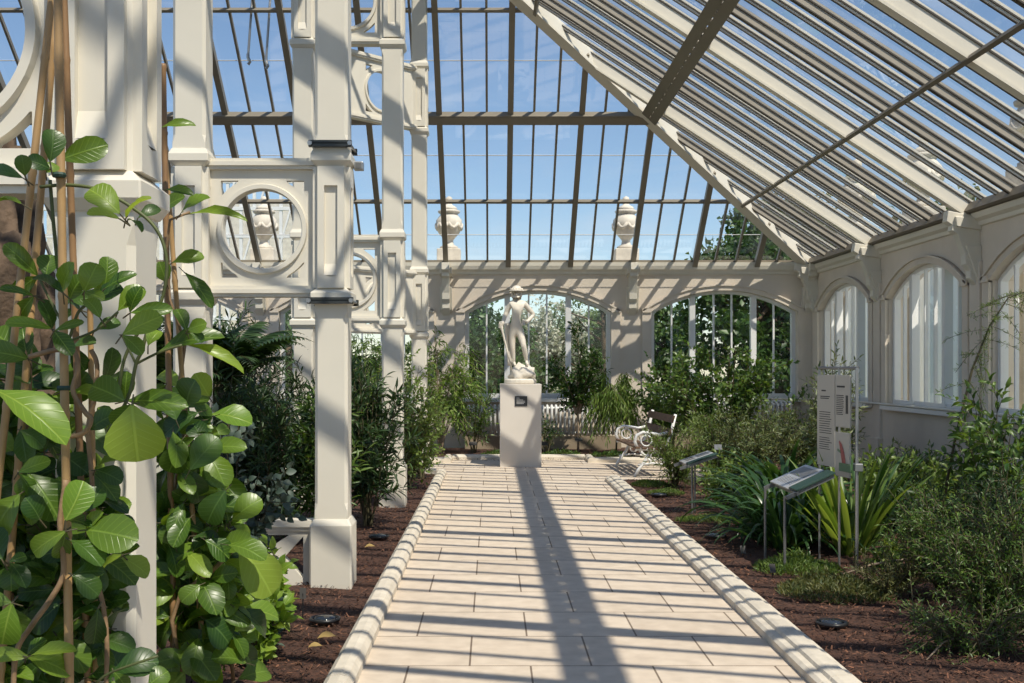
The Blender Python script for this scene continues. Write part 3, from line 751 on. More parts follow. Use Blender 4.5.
def skin_mesh(name, verts, edges, mat, parent, sub=2, loc=(0,0,0), extra=None):
    me = bpy.data.meshes.new(name); me.from_pydata([v[:3] for v in verts], edges, [])
    o = bpy.data.objects.new(name, me); COL.objects.link(o)
    o.modifiers.new('s', 'SKIN'); m = o.modifiers.new('u', 'SUBSURF'); m.levels = sub; m.render_levels = sub
    o.modifiers['s'].use_smooth_shade = True
    for i, v in enumerate(verts):
        r = v[3]; sv = me.skin_vertices[0].data[i]; k = 1.06 if r > .03 else 1.0; sv.radius = (r*k, r*k*(v[4] if len(v) > 4 else 1)); sv.use_root = (i == 0)
    dg = bpy.context.evaluated_depsgraph_get(); ev = bpy.data.meshes.new_from_object(o.evaluated_get(dg))
    bpy.data.objects.remove(o)
    mb = MB(); mb.v = [tuple(Vector(v.co)+Vector(loc)) for v in ev.vertices]; mb.f = [tuple(p.vertices) for p in ev.polygons]
    if extra: extra(mb)
    return mb.build(name, mat, parent, smooth=True)
SB = Vector((PXc,PYc,1.34))
statue = empty('statue', SB, 'weathered marble figure in a brimmed hat leaning on a staff, on the plinth', 'statue')
V = [ # x, y, z, radius, aspect
 (-.067,.0,.93,.098,.85),   #0 pelvis
 (-.075,.0,1.05,.083,.8),   #1 waist
 (-.055,.0,1.18,.105,.78),   #2 ribs
 (-.045,.01,1.285,.095,.75),   #3 chest top
 (-.05,.0,1.375,.043),   #4 neck
 (-.058,-.02,1.43,.060,1.1),  #5 head low
 (-.060,-.02,1.485,.066,1.1),  #6 head
 (-.158,.0,1.315,.052),  #7 shoulder l
 (-.235,.035,1.16,.040),#8 elbow l
 (-.285,-.05,1.01,.030),#9 wrist l
 (-.305,-.075,.955,.036), #10 hand
 (.075,.0,1.31,.052),   #11 shoulder r
 (.225,.05,1.14,.038),#12 elbow r
 (.125,-.03,1.03,.029),#13 wrist
 (.075,-.055,1.005,.034),#14 hand
 (-.122,.02,.84,.072),  #15 hip l
 (-.128,.03,.72,.060),
 (-.125,.03,.60,.044),  #17 knee l
 (-.115,.06,.49,.044),
 (-.095,.07,.345,.026),  #19 ankle
 (-.09,-.02,.31,.024),
 (-.088,-.08,.305,.02),  #21 toe
 (-.002,.0,.84,.072),  #22 hip r
 (.030,-.045,.73,.058),
 (.055,-.09,.62,.043),  #24 knee r
 (.08,-.05,.51,.042),
 (.102,-.0,.37,.025),  #26 ankle
 (.112,-.07,.325,.025),
 (.125,-.12,.315,.02)]
E = [(0,1),(1,2),(2,3),(3,4),(4,5),(5,6),(3,7),(7,8),(8,9),(9,10),(3,11),(11,12),(12,13),(13,14),(0,15),(15,16),(16,17),(17,18),(18,19),(19,20),(20,21),(0,22),(22,23),(23,24),(24,25),(25,26),(26,27),(27,28)]
def face(mb):
    c = SB+Vector((-.060,-.02,1.46))
    def sph(p, r, n=8):
        prof = [(max(.0005,r*math.sin(PI*i/n)), -r*math.cos(PI*i/n)) for i in range(n+1)]
        mb.lathe(prof, 10, p)
    mb.tube([c+Vector((0,-.062,.03)), c+Vector((0,-.085,-.005)), c+Vector((0,-.062,-.012))], [.008,.013,.008], 6)
    for s in (-1,1): sph(c+Vector((s*.024,-.058,.018)), .011); sph(c+Vector((s*.066,.0,.0)), .016)
    mb.tube([c+Vector((-.02,-.062,-.034)), c+Vector((0,-.068,-.034)), c+Vector((.02,-.062,-.034))], .008, 6)
    hl = SB+Vector((-.305,-.075,.955))           # fingers closed on the staff
    for k in range(4):
        z = .03-.02*k
        mb.tube([hl+Vector((.02,-.02,z)), hl+Vector((-.01,-.05,z)), hl+Vector((-.045,-.035,z-.004)), hl+Vector((-.045,-.005,z-.004))], [.012,.012,.011,.008], 6)
    mb.tube([hl+Vector((.02,-.01,.03)), hl+Vector((.0,-.045,.05)), hl+Vector((-.025,-.045,.06))], [.013,.012,.009], 6)
    hr = SB+Vector((.075,-.055,1.005))           # hand on the hip
    for k in range(4): mb.tube([hr+Vector((0,-.01,.025-.018*k)), hr+Vector((-.035,-.03,.022-.02*k)), hr+Vector((-.065,-.03,.012-.02*k))], [.012,.011,.008], 6)
    mb.tube([hr+Vector((.0,.0,.02)), hr+Vector((-.02,.02,.045)), hr+Vector((-.045,.03,.05))], [.013,.011,.009], 6)
skin_mesh('body', V, E, 'marble', statue, 2, SB, face)
mb = MB(); hc = SB+Vector((-.060,-.012,1.522)); prof = [(.05,.012),(.10,.005),(.128,-.004),(.136,.008),(.128,.02),(.095,.025),(.078,.045),(.066,.075),(.04,.092),(.001,.098)]
mb.lathe(prof, 28, hc)
for i in range(14):
    a = 2*PI*i/14; mb.tube([hc+Vector((.09*math.cos(a),.09*math.sin(a),.022)), hc+Vector((.095*math.cos(a+.2),.095*math.sin(a+.2),.04)), hc+Vector((.09*math.cos(a+.4),.09*math.sin(a+.4),.022))], .014, 6)
mb.build('hat', 'marble', statue, smooth=True)
mb = MB()
for i in range(9):
    a = PI*.05+PI*.9*i/8; p = hc+Vector((.066*math.cos(a),.055*math.sin(a)+.0,-.01)); mb.tube([p, p+Vector((.012*math.cos(a),.012,-.05)), p+Vector((.0,.004,-.10))], [.018,.020,.010], 7)
mb.build('hair', 'marble', statue, smooth=True)
mb = MB(); a = SB+Vector((-.335,-.10,1.02)); b = SB+Vector((-.14,-.12,.23)); mb.tube([a, a.lerp(b,.06), a.lerp(b,.12), a.lerp(b,.2), a.lerp(b,.6), b], [.014,.026,.028,.018,.015,.014], 10); mb.build('staff', 'marble', statue, smooth=True)
mb = MB()
cols = 9; rows = 10
for j in range(rows):
    for i in range(cols):
        t = j/(rows-1); u = i/(cols-1)-.5
        mb.v.append(tuple(SB+Vector((-.17+u*(.15-.04*t)+.03*t, .07+.02*math.cos(u*22)+.02*t, 1.0-.70*t))))
mb.f = [(j*cols+i, j*cols+i+1, (j+1)*cols+i+1, (j+1)*cols+i) for j in range(rows-1) for i in range(cols-1)]
o = mb.build('drape', 'marble', statue, smooth=True, fix=False); s = o.modifiers.new('s', 'SOLIDIFY'); s.thickness = .03
def blob(name, c, r, mat, parent=None, amp=.25, seed=1, fr=4, n=3, zcut=None):
    bm = bmesh.new(); bmesh.ops.create_icosphere(bm, subdivisions=n, radius=1)
    mb = MB()
    for v in bm.verts:
        q = v.co*(1+amp*noise.noise(v.co*fr*.5+Vector((seed,seed*2,0)))+amp*.4*noise.noise(v.co*fr*1.7+Vector((seed,0,3))))
        p = Vector((q.x*r[0],q.y*r[1],q.z*r[2]))+Vector(c)
        if zcut is not None: p.z = max(p.z,zcut)
        mb.v.append(tuple(p))
    bm.verts.index_update(); mb.f = [tuple(v.index for v in f.verts) for f in bm.faces]; bm.free()
    return mb.build(name, mat, parent, smooth=True)
blob('rock', SB+Vector((.03,-.0,.16)), (.21,.19,.15), 'marble', statue, .5, 3, zcut=SB.z+.03)
mb = MB(); mb.lathe([(.25,0),(.265,.02),(.265,.06),(.245,.085),(.001,.087)], 20, SB); mb.build('base', 'marble', statue, smooth=False)

# ------------------------------------------------------------------ bench
BX0, BX1, BY0, BY1 = 2.08, 2.62, 16.1, 18.0
bench = empty('garden_bench', (2.3,17.05,0), 'white iron ended garden bench with dark wooden slats on the cross path', 'bench')
sk = .04
for k in range(5):
    x = BX0+.02+.095*k; mb = MB(); mb.obox((x+sk,BY0,.432-.008*k),(x-sk,BY1,.432-.008*k), .075, -.014, .014, (0,0,1)); mb.build('seat_slat', 'wood', bench, bevel=.005)
for k in range(2):
    z = .66+.19*k; x = BX1-.06+.05*k; mb = MB(); mb.obox((x+sk,BY0-.04,z),(x-sk,BY1+.04,z), .11, -.013, .013, (-.95,0,.3)); mb.build('back_slat', 'wood', bench, bevel=.005)
for y in (BY0+.08, BY1-.08):
    s = sk*(1 if y < 17 else -1); e = empty('end_frame', (2.3,y,0)); e.parent = bench; e.matrix_parent_inverse = bench.matrix_basis.inverted()
    bpy.data.objects.remove(e)
    mb = MB(); q = lambda pts: [Vector((x+s,y,z)) for x, z in pts]
    mb.tube(q([(BX0-.02,0),(BX0+.03,.10),(BX0+.14,.24),(BX0+.20,.38),(BX0+.10,.42)]), .024, 8)
    mb.tube(q([(BX1+.06,0),(BX1-.02,.10),(BX1-.16,.24),(BX1-.22,.36),(BX1-.10,.42),(BX1-.03,.62),(BX1+.04,.92)]), .024, 8)
    mb.tube(q([(BX0-.01,.41),(BX0+.25,.40),(BX1-.08,.40)]), .022, 8)
    mb.tube(q([(BX0+.02,.42),(BX0-.02,.52),(BX0+.01,.61),(BX0+.10,.655),(BX0+.22,.64),(BX0+.34,.62),(BX1-.02,.66)]), .024, 8)
    mb.tube(q([(BX0+.03,.17),(BX0+.25,.20),(BX1-.04,.17)]), .016, 8)
    for cx, cz, r in ((BX0+.15,.53,.08),(BX0+.27,.30,.06)):
        mb.tube(q([(cx+r*math.cos(t),cz+r*math.sin(t)) for t in np.linspace(0,2*PI,17)]), .012, 6)
    mb.build('end_frame', 'white', bench, smooth=True)

# ------------------------------------------------------------------ signs
def lines(mb, mp, u0, u1, v0, v1, n, rg, h=.006, w=.001, ragged=.25):
    for i in range(n):
        v = v1-(v1-v0)*(i+.5)/n; ue = u1-(u1-u0)*ragged*rg.random()
        mb.prism([(u0,v-h/2),(ue,v-h/2),(ue,v+h/2),(u0,v+h/2)], mp, 0, w)
rg = random.Random(11)
# tall sign
A, B = Vector((2.69,9.17,0)), Vector((2.785,8.52,0)); d = (B-A).normalized(); nf = Vector((d.y,-d.x,0))   # nf faces the path
if nf.x > 0: nf = -nf
A, B = A+Vector((.04,0,0)), B+Vector((.05,0,0))
tall = empty('information_stand', A.lerp(B,.5), 'tall steel framed information stand with cream panels among sword leaves', 'sign')
LEN = (B-A).length
for u, r in ((0,.010),(.36,.010),(LEN,.013)):
    p = A+d*u; mb = MB(); mb.tube([p-Vector((0,0,.05)), p+Vector((0,0,1.60))], r, 10); mb.build('post', 'steel', tall)
mb = MB(); mb.tube([A+Vector((0,0,1.60)), B+Vector((0,0,1.60))], .013, 10); mb.build('top_rail', 'grey', tall)
mps = lambda u, v, w: tuple(A+d*u+nf*(.014+w)+Vector((0,0,v)))
def panel(name, u0, u1, v0, v1, th=.014, off=0):
    mb = MB(); mb.prism([(u0,v0),(u1,v0),(u1,v1),(u0,v1)], lambda u, v, w: mps(u,v,w+off), 0, th); return mb.build(name, 'board', tall, bevel=.002)
p1 = panel('text_panel', .015, .335, .80, 1.545)
p2 = panel('upper_card', .35, .60, 1.13, 1.545)
p3 = panel('lower_card', .35, .60, .74, 1.09, off=.004)
tm_ = lambda o: (lambda u, v, w: mps(u,v,w+o))
mb = MB(); lines(mb, tm_(.0145), .10, .19, 1.405, 1.425, 1, rg, .012); lines(mb, tm_(.0145), .08, .28, 1.345, 1.375, 2, rg, .008); mb.build('heading', 'ink', p1); mb = MB(); lines(mb, tm_(.0145), .06, .29, 1.06, 1.25, 10, rg); mb.build('paragraph', 'ink', p1); mb = MB(); lines(mb, tm_(.0145), .06, .29, .93, 1.04, 6, rg); mb.build('lettering', 'ink', p1)
mb = MB(); lines(mb, tm_(.0145), .38, .54, 1.44, 1.465, 1, rg, .014); mb.build('heading', 'ink', p2); mb = MB(); lines(mb, tm_(.0145), .37, .50, 1.225, 1.39, 11, rg); mb.build('lettering', 'ink', p2)
mb = MB(); mb.prism([(.53,1.24),(.57,1.24),(.57,1.385),(.53,1.385)], tm_(.0145), 0, .001); mb.build('picture', 'plaque', p2)
mb = MB(); cv = [(.43,1.02),(.46,.985),(.485,.93),(.505,.87),(.515,.82)]; wv = [.006,.022,.03,.032,.026]
mb.v = []; 
for (u, v), w in zip(cv, wv): mb.v += [mps(u-w,v-.006,.0205), mps(u+w,v+.006,.0205)]
mb.f = [(2*i,2*i+1,2*i+3,2*i+2) for i in range(4)]; mb.build('flower_picture', 'red', p3, fix=False)
mb = MB(); mb.prism([(.40,.94),(.455,.925),(.455,.945),(.40,.96)], tm_(.0195), 0, .002); mb.build('leaf_picture', 'lgreen', p3)
mb = MB(); mb.prism([(.44,.785),(.64,.785),(.64,.85),(.44,.85)], tm_(.022), 0, .006); mb.build('name_label', 'lgreen', tall)
mb = MB(); mb.box((B.x-.03,B.y-.03,.80),(B.x+.03,B.y+.03,.86)); mb.build('clamp', 'steel', tall, bevel=.004)
# lecterns
def lectern(name, label, x0, x1, y0, y1, z0, z1, posts, split):
    root = empty(name, ((x0+x1)/2,(y0+y1)/2,0), label, 'sign')
    up = Vector((-(z1-z0),0,x1-x0)).normalized()
    def q(u, y, w): return tuple(Vector((x0+(x1-x0)*u, y, z0+(z1-z0)*u))+up*w)
    for px, py in posts:
        u = (px-x0)/(x1-x0); mb = MB(); mb.tube([(px,py,-.05),(px,py,z0+(z1-z0)*u-.01)], .011, 10); mb.build('post', 'grey', root)
    mb = MB()
    for y in (y0+.03, y1-.03): mb.prism([(-.22,-.03),(1,-.03),(1,0),(-.22,0)], lambda u, v, w: q(u,w,v), y-.012, y+.012)
    mb.prism([(0.02,-.03),(.08,-.03),(.08,0),(.02,0)], lambda u, v, w: q(u,w,v), y0, y1)
    mb.build('support_frame', 'grey', root)
    ys = y0+(y1-y0)*split
    mb = MB(); mb.prism([(0,0),(1,0),(1,.016),(0,.016)], lambda u, v, w: q(u,w,v), ys+.008, y1); b1 = mb.build('picture_board', 'silver', root, bevel=.003)
    mb = MB(); mb.prism([(.05,0),(1.05,0),(1.05,.016),(.05,.016)], lambda u, v, w: q(u,w,v), y0, ys-.008); b2 = mb.build('title_board', 'green', root, bevel=.003)
    mb = MB(); rg = random.Random(2)
    for i in range(8):
        yy = ys+.05+(y1-ys-.09)*i/8; mb.prism([(.12,.0165),(.12+.3*rg.uniform(.7,1),.0165),(.42,.0175),(.12,.0175)], lambda u, v, w: q(u,w,v), yy, yy+.006)
    mb.build('lettering', 'ink', b1)
    mb = MB(); mb.prism([(.5,.0165),(.9,.0165),(.9,.0175),(.5,.0175)], lambda u, v, w: q(u,w,v), ys+.06, y1-.05); mb.build('picture', 'grey', b1)
    return root
lectern('lectern_sign', 'low sloping sign with silver and green boards on grey posts, nearest the camera', 2.33, 2.63, 8.46, 9.2, .64, .78, [(2.27,8.53),(2.27,9.14)], .30)
lectern('lectern_sign', 'small sloping sign on a thin post before the bench', 2.08, 2.40, 11.75, 12.2, .56, .67, [(2.17,11.93),(2.21,11.98)], .30)

# ------------------------------------------------------------------ radiators, lights, labels
def radiator(c, w, y, z0, z1, label):
    root = empty('radiator', (c,y,0), label, 'radiator', 'radiators under the back windows')
    n = int(w/.085); mb = MB()
    for i in range(n):
        x = c-w/2+w*(i+.5)/n
        mb.tube([(x,y,z0),(x,y,z1-.06),(x,y+.02,z1-.02),(x,y+.08,z1),(x,y+.16,z1-.03)], .026, 8)
    mb.build('columns', 'radiator', root, smooth=True)
    for z in (z0+.04, z1-.05):
        mb = MB(); mb.tube([(c-w/2,y+.05,z),(c+w/2,y+.05,z)], .03, 8); mb.build('manifold', 'radiator', root, smooth=True)
    mb = MB(); mb.box((c-w/2-.03,y-.03,-.02),(c+w/2+.03,y+.2,z0-.03)); mb.build('plinth', 'plinthwood', root)
    return root
radiator(1.0, 3.0, WY-.3, .29, .86, 'white column radiator behind the statue, under the left arched window')
radiator(4.55, 2.7, WY-.3, .29, .92, 'white column radiator behind shrubs, under the right arched window')
mb = MB(); mb.tube([(5.2,21.5,1.0),(WX-.12,20,1.02),(WX-.12,15,1.02),(WX-.12,10,1.02)], .02, 8); tag(mb.build('wall_pipe', 'cream', smooth=True), 'thin cream pipe running under the right windows', 'pipe')

def uplight(px, py, label):
    y = 1760/(py-CY); x = (px-CX)*y/F
    root = empty('ground_light', (x,y,0), label, 'light', 'black garden spotlights')
    mb = MB(); mb.lathe([(.03,-.04),(.03,.01),(.045,.018),(.05,.022)], 12, (x,y,0)); mb.build('spike', 'black', root)
    mb = MB(); mb.lathe([(.05,.02),(.085,.024),(.097,.040),(.097,.052),(.086,.056),(.084,.048),(.001,.046)], 22, (x,y,0)); mb.build('housing', 'black', root, smooth=True)
    mb = MB(); mb.lathe([(.082,.046),(.05,.060),(.001,.066)], 20, (x,y,0)); mb.build('lens', 'lens', root, smooth=True)
for a in ((379,541,'black round spotlight in mulch between the two path columns'),(325,626,'black round spotlight in mulch by the plant marker, left of the kerb'),
          (659,498,'black round spotlight in mulch near the bench'),(832,630,'black round spotlight in mulch right of the near kerb'),(716,540,'black round spotlight in mulch below the strap leaved clump')): uplight(*a)
def marker(x, y, h, label, w=.05, mat='black', tilt=.5):
    root = empty('plant_marker', (x,y,0), label, 'plant label', 'plant markers')
    mb = MB(); mb.tube([(x,y,-.05),(x,y,h)], .005, 6); mb.build('stake', 'black', root)
    mb = MB(); mb.obox((x-w,y,h),(x+w,y,h), .07, -.003, .003, (0,-1,1-tilt)); mb.build('tag', 'ink' if mat == 'black' else mat, root)
marker(-1.20,6.98,.17,'black plant marker beside the spotlight left of the kerb',.02,tilt=.95)
marker(1.6,20.3,.28,'black plant marker at the young tree behind the statue',.07)
marker(.95,20.1,.22,'black plant marker right behind the plinth',.07)
marker(-.35,20.1,.22,'black plant marker left behind the plinth',.07)
marker(2.10,9.2,.08,'small grey plant tag at the foot of the near sloping sign',.022,'black',.4)
marker(2.13,8.35,.08,'small grey plant tag in front of the near sloping sign',.022,'black',.4)
marker(3.0,14.6,.55,'silver plant tag held up among the grasses by the bench',.05,'steel',.8)

# ------------------------------------------------------------------ bamboo canes
def cane(p0, p1, r, label, mat='bamboo'):
    p0, p1 = Vector(p0), Vector(p1); L = (p1-p0).length; n = max(2,int(L/.28)); pts = []; rs = []
    for i in range(n):
        for t, k in ((0,1.0),(.04,1.18),(.08,1.0),(.5,.94)):
            pts.append(p0.lerp(p1,(i+t)/n)); rs.append(r*k)
    pts.append(p1); rs.append(r)
    mb = MB(); mb.tube(pts, rs, 10); return tag(mb.build('bamboo_cane', mat, smooth=True), label, 'cane', 'bamboo canes')
def cane_px(px0, py0, px1, py1, y0, y1, r, label, mat='bamboo'):
    a = P(px0,py0,y0); b = P(px1,py1,y1); dd = (b-a)
    t = (a.z+.03)/(a.z-b.z) if b.z < a.z else 1; b = a+dd*t
    return cane(a, b, r, label, mat)
cane_px(58,-60,14,340,2.95,2.9,.0105,'leftmost bamboo cane, leaning to the left edge')
cane_px(62,-60,32,300,3.02,2.98,.0105,'second bamboo cane from the left, leaning left')
cane_px(57,-60,66,480,2.85,2.80,.0115,'thick pale bamboo cane standing upright at front, with the looped vine')
cane_px(62,-60,78,400,2.98,3.02,.0100,'darker bamboo cane just right of the upright one','oldbamboo')
cane_px(90,300,96,683,3.05,3.05,.0085,'thin bamboo cane low down before the near column')
cane_px(163,64,172,560,4.9,4.85,.014,'brown bamboo cane against the right side of the near column','oldbamboo')
cane_px(165,150,196,560,4.95,4.9,.012,'pale bamboo cane leaning right behind the near column')

# ------------------------------------------------------------------ foreground climber
CAM = Vector((0,0,EYE))
rg = random.Random(21)
cl = empty('climbing_plant', (-1.15,2.95,0), 'big glossy leaved climber trained on bamboo canes at the left edge', 'climber')
LV = {k: Leaves('big') for k in ('L_big','L_lime','L_dark')}
PET = MB()
def pxleaf(b, t, w, y, mat='L_big', dy=None):
    dy = rg.uniform(-.05,.03) if dy is None else dy
    a = P(b[0],b[1],y); e = P(t[0],t[1],y+dy)
    d = e-a; L = d.length*1.10; vw = (CAM-a).normalized()
    n = vw*.75+Vector((.25,-.2,.7))+rv(rg)*.5
    LV[mat].add(a, d, n, L, w*y/F*1.28)
    PET.tube([a-d*.25+Vector((0,.02,-.01)), a, a+d*.1], [.0022,.002,.001], 4, caps=False)
H = [((50,162),(54,132),19,'L_dark'),((60,160),(103,146),21,'L_big'),((25,176),(22,157),13,'L_dark'),((23,178),(-5,170),12,'L_dark'),((50,169),(29,160),14,'L_dark'),((46,173),(56,165),11,'L_big'),((22,204),(-2,200),8,'L_big'),
 ((120,214),(92,190),24,'L_lime'),((120,219),(90,212),9,'L_lime'),((126,218),(146,198),15,'L_lime'),((138,218),(158,208),11,'L_dark'),((128,219),(141,229),8,'L_big'),
 ((38,276),(8,247),15,'L_big'),((46,277),(50,256),18,'L_big'),((63,293),(36,277),16,'L_dark'),((34,296),(3,288),7,'L_big'),((84,292),(96,266),21,'L_big'),((104,289),(133,274),10,'L_big'),((94,302),(119,289),17,'L_dark'),((118,311),(141,289),18,'L_big'),((130,313),(168,309),12,'L_big'),
 ((70,300),(80,279),17,'L_big'),((80,310),(64,296),15,'L_dark'),((100,318),(88,300),16,'L_big'),
 ((52,329),(10,322),10,'L_lime'),((54,331),(81,322),7,'L_big'),((122,335),(158,317),19,'L_lime'),((95,330),(118,322),12,'L_dark'),((148,346),(158,331),13,'L_lime'),((28,359),(-10,351),20,'L_big'),((72,346),(92,342),15,'L_dark'),
 ((-8,389),(60,434),33,'L_lime'),((125,401),(94,386),25,'L_big'),((126,401),(180,404),18,'L_big'),((132,404),(137,457),47,'L_lime'),((104,380),(113,352),15,'L_dark'),
 ((28,473),(57,514),33,'L_big'),((20,494),(-6,532),28,'L_big'),((65,521),(83,485),25,'L_lime'),((66,531),(34,551),18,'L_lime'),((86,530),(131,538),32,'L_big'),((92,530),(62,527),15,'L_big'),((70,540),(99,561),23,'L_dark'),
 ((120,557),(147,573),19,'L_lime'),((122,555),(99,573),16,'L_lime'),((12,563),(11,588),18,'L_big'),((9,562),(25,556),9,'L_big'),((12,603),(2,642),27,'L_lime'),((14,608),(23,639),17,'L_big'),((26,657),(68,671),24,'L_lime'),((30,656),(71,649),13,'L_lime'),((30,657),(-4,655),13,'L_lime'),
 ((98,608),(94,642),17,'L_dark'),((113,671),(154,661),25,'L_dark'),((148,686),(166,672),18,'L_big'),((72,575),(97,593),19,'L_dark'),((18,473),(47,461),13,'L_lime'),((40,520),(28,500),20,'L_dark'),((64,506),(60,480),16,'L_big'),((86,512),(100,490),18,'L_dark'),((2,560),(-8,530),20,'L_dark'),
 ((90,430),(112,415),18,'L_dark'),((60,455),(85,470),22,'L_dark'),((95,470),(120,480),18,'L_dark'),((20,430),(42,445),20,'L_dark')]
for b, t, w, m_ in H:
    yy = rg.uniform(2.62,2.98); pxleaf(b, t, w, yy, m_)
    if b[1] > 225 and rg.random() < .75:      # a smaller companion on the same shoot
        an = math.atan2(t[1]-b[1], t[0]-b[0])+rg.choice([-1,1])*rg.uniform(.7,1.5); l_ = rg.uniform(18,30)
        pxleaf(b, (b[0]+l_*math.cos(an), b[1]+l_*math.sin(an)), l_*.55, yy+rg.uniform(.03,.12), rg.choice(['L_big','L_dark','L_big']))
for i in range(430):            # the dense back of the plant
    y = rg.uniform(2.98,3.22)
    if i < 300: px, py = rg.uniform(-40,66), rg.triangular(320,720,560)
    else: px, py = rg.uniform(40,112), rg.triangular(400,700,620)
    a = rg.uniform(0,2*PI); l = rg.uniform(24,46)
    pxleaf((px,py),(px+l*math.cos(a),py+l*math.sin(a)*.8+6), l*rg.uniform(.42,.6), y, rg.choice(['L_dark','L_dark','L_big','L_big']))
for i in range(60):             # lower leaves outside the frame, down to the soil
    px, py = rg.uniform(-60,150), rg.uniform(680,930); a = rg.uniform(0,2*PI); l = rg.uniform(25,45)
    pxleaf((px,py),(px+l*math.cos(a),py+l*math.sin(a)), l*.6, rg.uniform(2.75,3.2), rg.choice(['L_dark','L_big']))
stems = [([(12,720),(16,655),(30,628),(50,600),(63,575),(62,545),(60,520),(66,480)],2.78,.0085),
 ([(29,357),(55,350),(73,350),(78,368),(73,391),(85,412),(91,420),(82,434),(58,437)],2.77,.0075),
 ([(91,350),(97,365),(95,397),(88,430),(92,480),(95,566),(103,605),(107,646),(105,720)],2.95,.008),
 ([(40,187),(69,185),(103,191),(140,213),(158,232),(166,255),(166,280),(159,306),(140,330),(124,360),(118,400)],2.88,.0055),
 ([(108,432),(128,398),(136,364),(142,350),(150,320)],2.85,.006),([(136,364),(122,335)],2.85,.004),([(136,364),(160,352),(182,345)],2.85,.004),
 ([(64,360),(72,330),(80,310),(96,300)],2.86,.005),([(72,340),(96,330),(118,312)],2.86,.004),([(66,330),(50,300),(40,280)],2.86,.004),([(50,180),(56,250),(66,330)],2.9,.006),
 ([(96,683),(112,672),(158,656)],2.8,.004),([(14,683),(12,600),(10,560),(14,480),(28,420),(30,357)],3.0,.007)]
for pl, y, r in stems:
    pts = [P(a,b,y) for a, b in pl]; out = []
    for i in range(len(pts)-1):
        p0, p1, p2, p3 = pts[max(i-1,0)], pts[i], pts[i+1], pts[min(i+2,len(pts)-1)]
        for k in range(5):
            t = k/5; out.append(.5*((2*p1)+(p2-p0)*t+(2*p0-5*p1+4*p2-p3)*t*t+(3*p1-p0-3*p2+p3)*t**3))
    out.append(pts[-1]); sm = MB(); sm.tube(out, r*.85, 8); sm.build('green_stem' if r < .0065 else 'vine_stem', 'greenstem' if r < .0065 else 'stem', cl, smooth=True)
tag(PET.build('leaf_stalks', 'twig', cl, smooth=True, fix=False), kind='stuff')
for k, nm in (('L_big','leaves'),('L_lime','young_leaves'),('L_dark','older_leaves')): LV[k].build(nm, k, cl)
# ties of green twine
for px, py in ((64,388),(59,175),(63,350)):
    c = P(px,py,2.81); mb = MB(); mb.lathe([(.016,-.006),(.019,0),(.016,.006)], 10, c); mb.build('twine_tie', 'green', cl)

# second climber behind the near column
cl2 = empty('climbing_plant', (-1.42,4.9,0), 'glossy leaved climber on two canes to the right of the near column', 'climber')
LV = {k: Leaves('big') for k in ('L_big','L_lime','L_dark')}; PET = MB()
H2 = [((163,212),(181,197),14,'L_big'),((181,213),(206,197),15,'L_big'),((189,214),(241,217),8,'L_lime'),((172,263),(201,256),13,'L_big'),((184,272),(210,303),12,'L_big'),((166,282),(160,264),14,'L_big'),((158,352),(217,335),18,'L_big'),((181,344),(239,367),11,'L_lime'),((186,331),(178,310),13,'L_big'),((188,330),(204,324),12,'L_big'),((190,333),(203,340),9,'L_big'),
 ((187,405),(193,383),26,'L_dark'),((176,420),(168,395),22,'L_dark'),((165,190),(190,193),9,'L_big'),((160,128),(192,124),8,'L_big'),
 ((190,470),(215,440),24,'L_dark'),((238,545),(270,590),34,'L_lime'),((228,545),(262,556),22,'L_big'),((205,540),(228,556),20,'L_big'),((182,440),(170,470),22,'L_big'),((205,620),(228,640),32,'L_dark'),((200,585),(183,600),16,'L_big'),((215,655),(205,683),26,'L_lime'),((185,672),(168,690),24,'L_lime'),((232,520),(258,500),22,'L_big'),((226,490),(208,520),24,'L_dark')]
for b, t, w, m_ in H2: pxleaf(b, t, w, rg.uniform(4.6,4.85), m_)
for i in range(330):
    y = rg.uniform(4.75,5.3); py = rg.triangular(370,690,570); wd = 46+(py-370)*.13
    px = 160+wd*rg.random()*1.05; a = rg.uniform(0,2*PI); l = rg.uniform(20,40)
    pxleaf((px,py),(px+l*math.cos(a),py+l*math.sin(a)*.8+5), l*rg.uniform(.42,.62), y, rg.choice(['L_dark','L_big','L_big','L_big','L_lime']), dy=rg.uniform(-.12,.12))
sm = MB()
for pl, y, r in [([(185,700),(172,620),(181,593),(212,571),(235,548)],4.8,.010),([(170,690),(178,600),(172,500),(184,440),(180,380),(186,335)],4.95,.009),([(235,700),(228,620),(222,560),(205,480),(180,400)],5.05,.009),([(186,345),(170,300),(166,250),(170,220),(190,212)],4.8,.006)]:
    sm = MB(); sm.tube([P(a,b,y) for a, b in pl], r, 8); sm.build('vine_stem', 'stem', cl2, smooth=True)
tag(PET.build('leaf_stalks', 'twig', cl2, smooth=True, fix=False), kind='stuff')
for k, nm in (('L_big','leaves'),('L_lime','young_leaves'),('L_dark','older_leaves')): LV[k].build(nm, k, cl2)

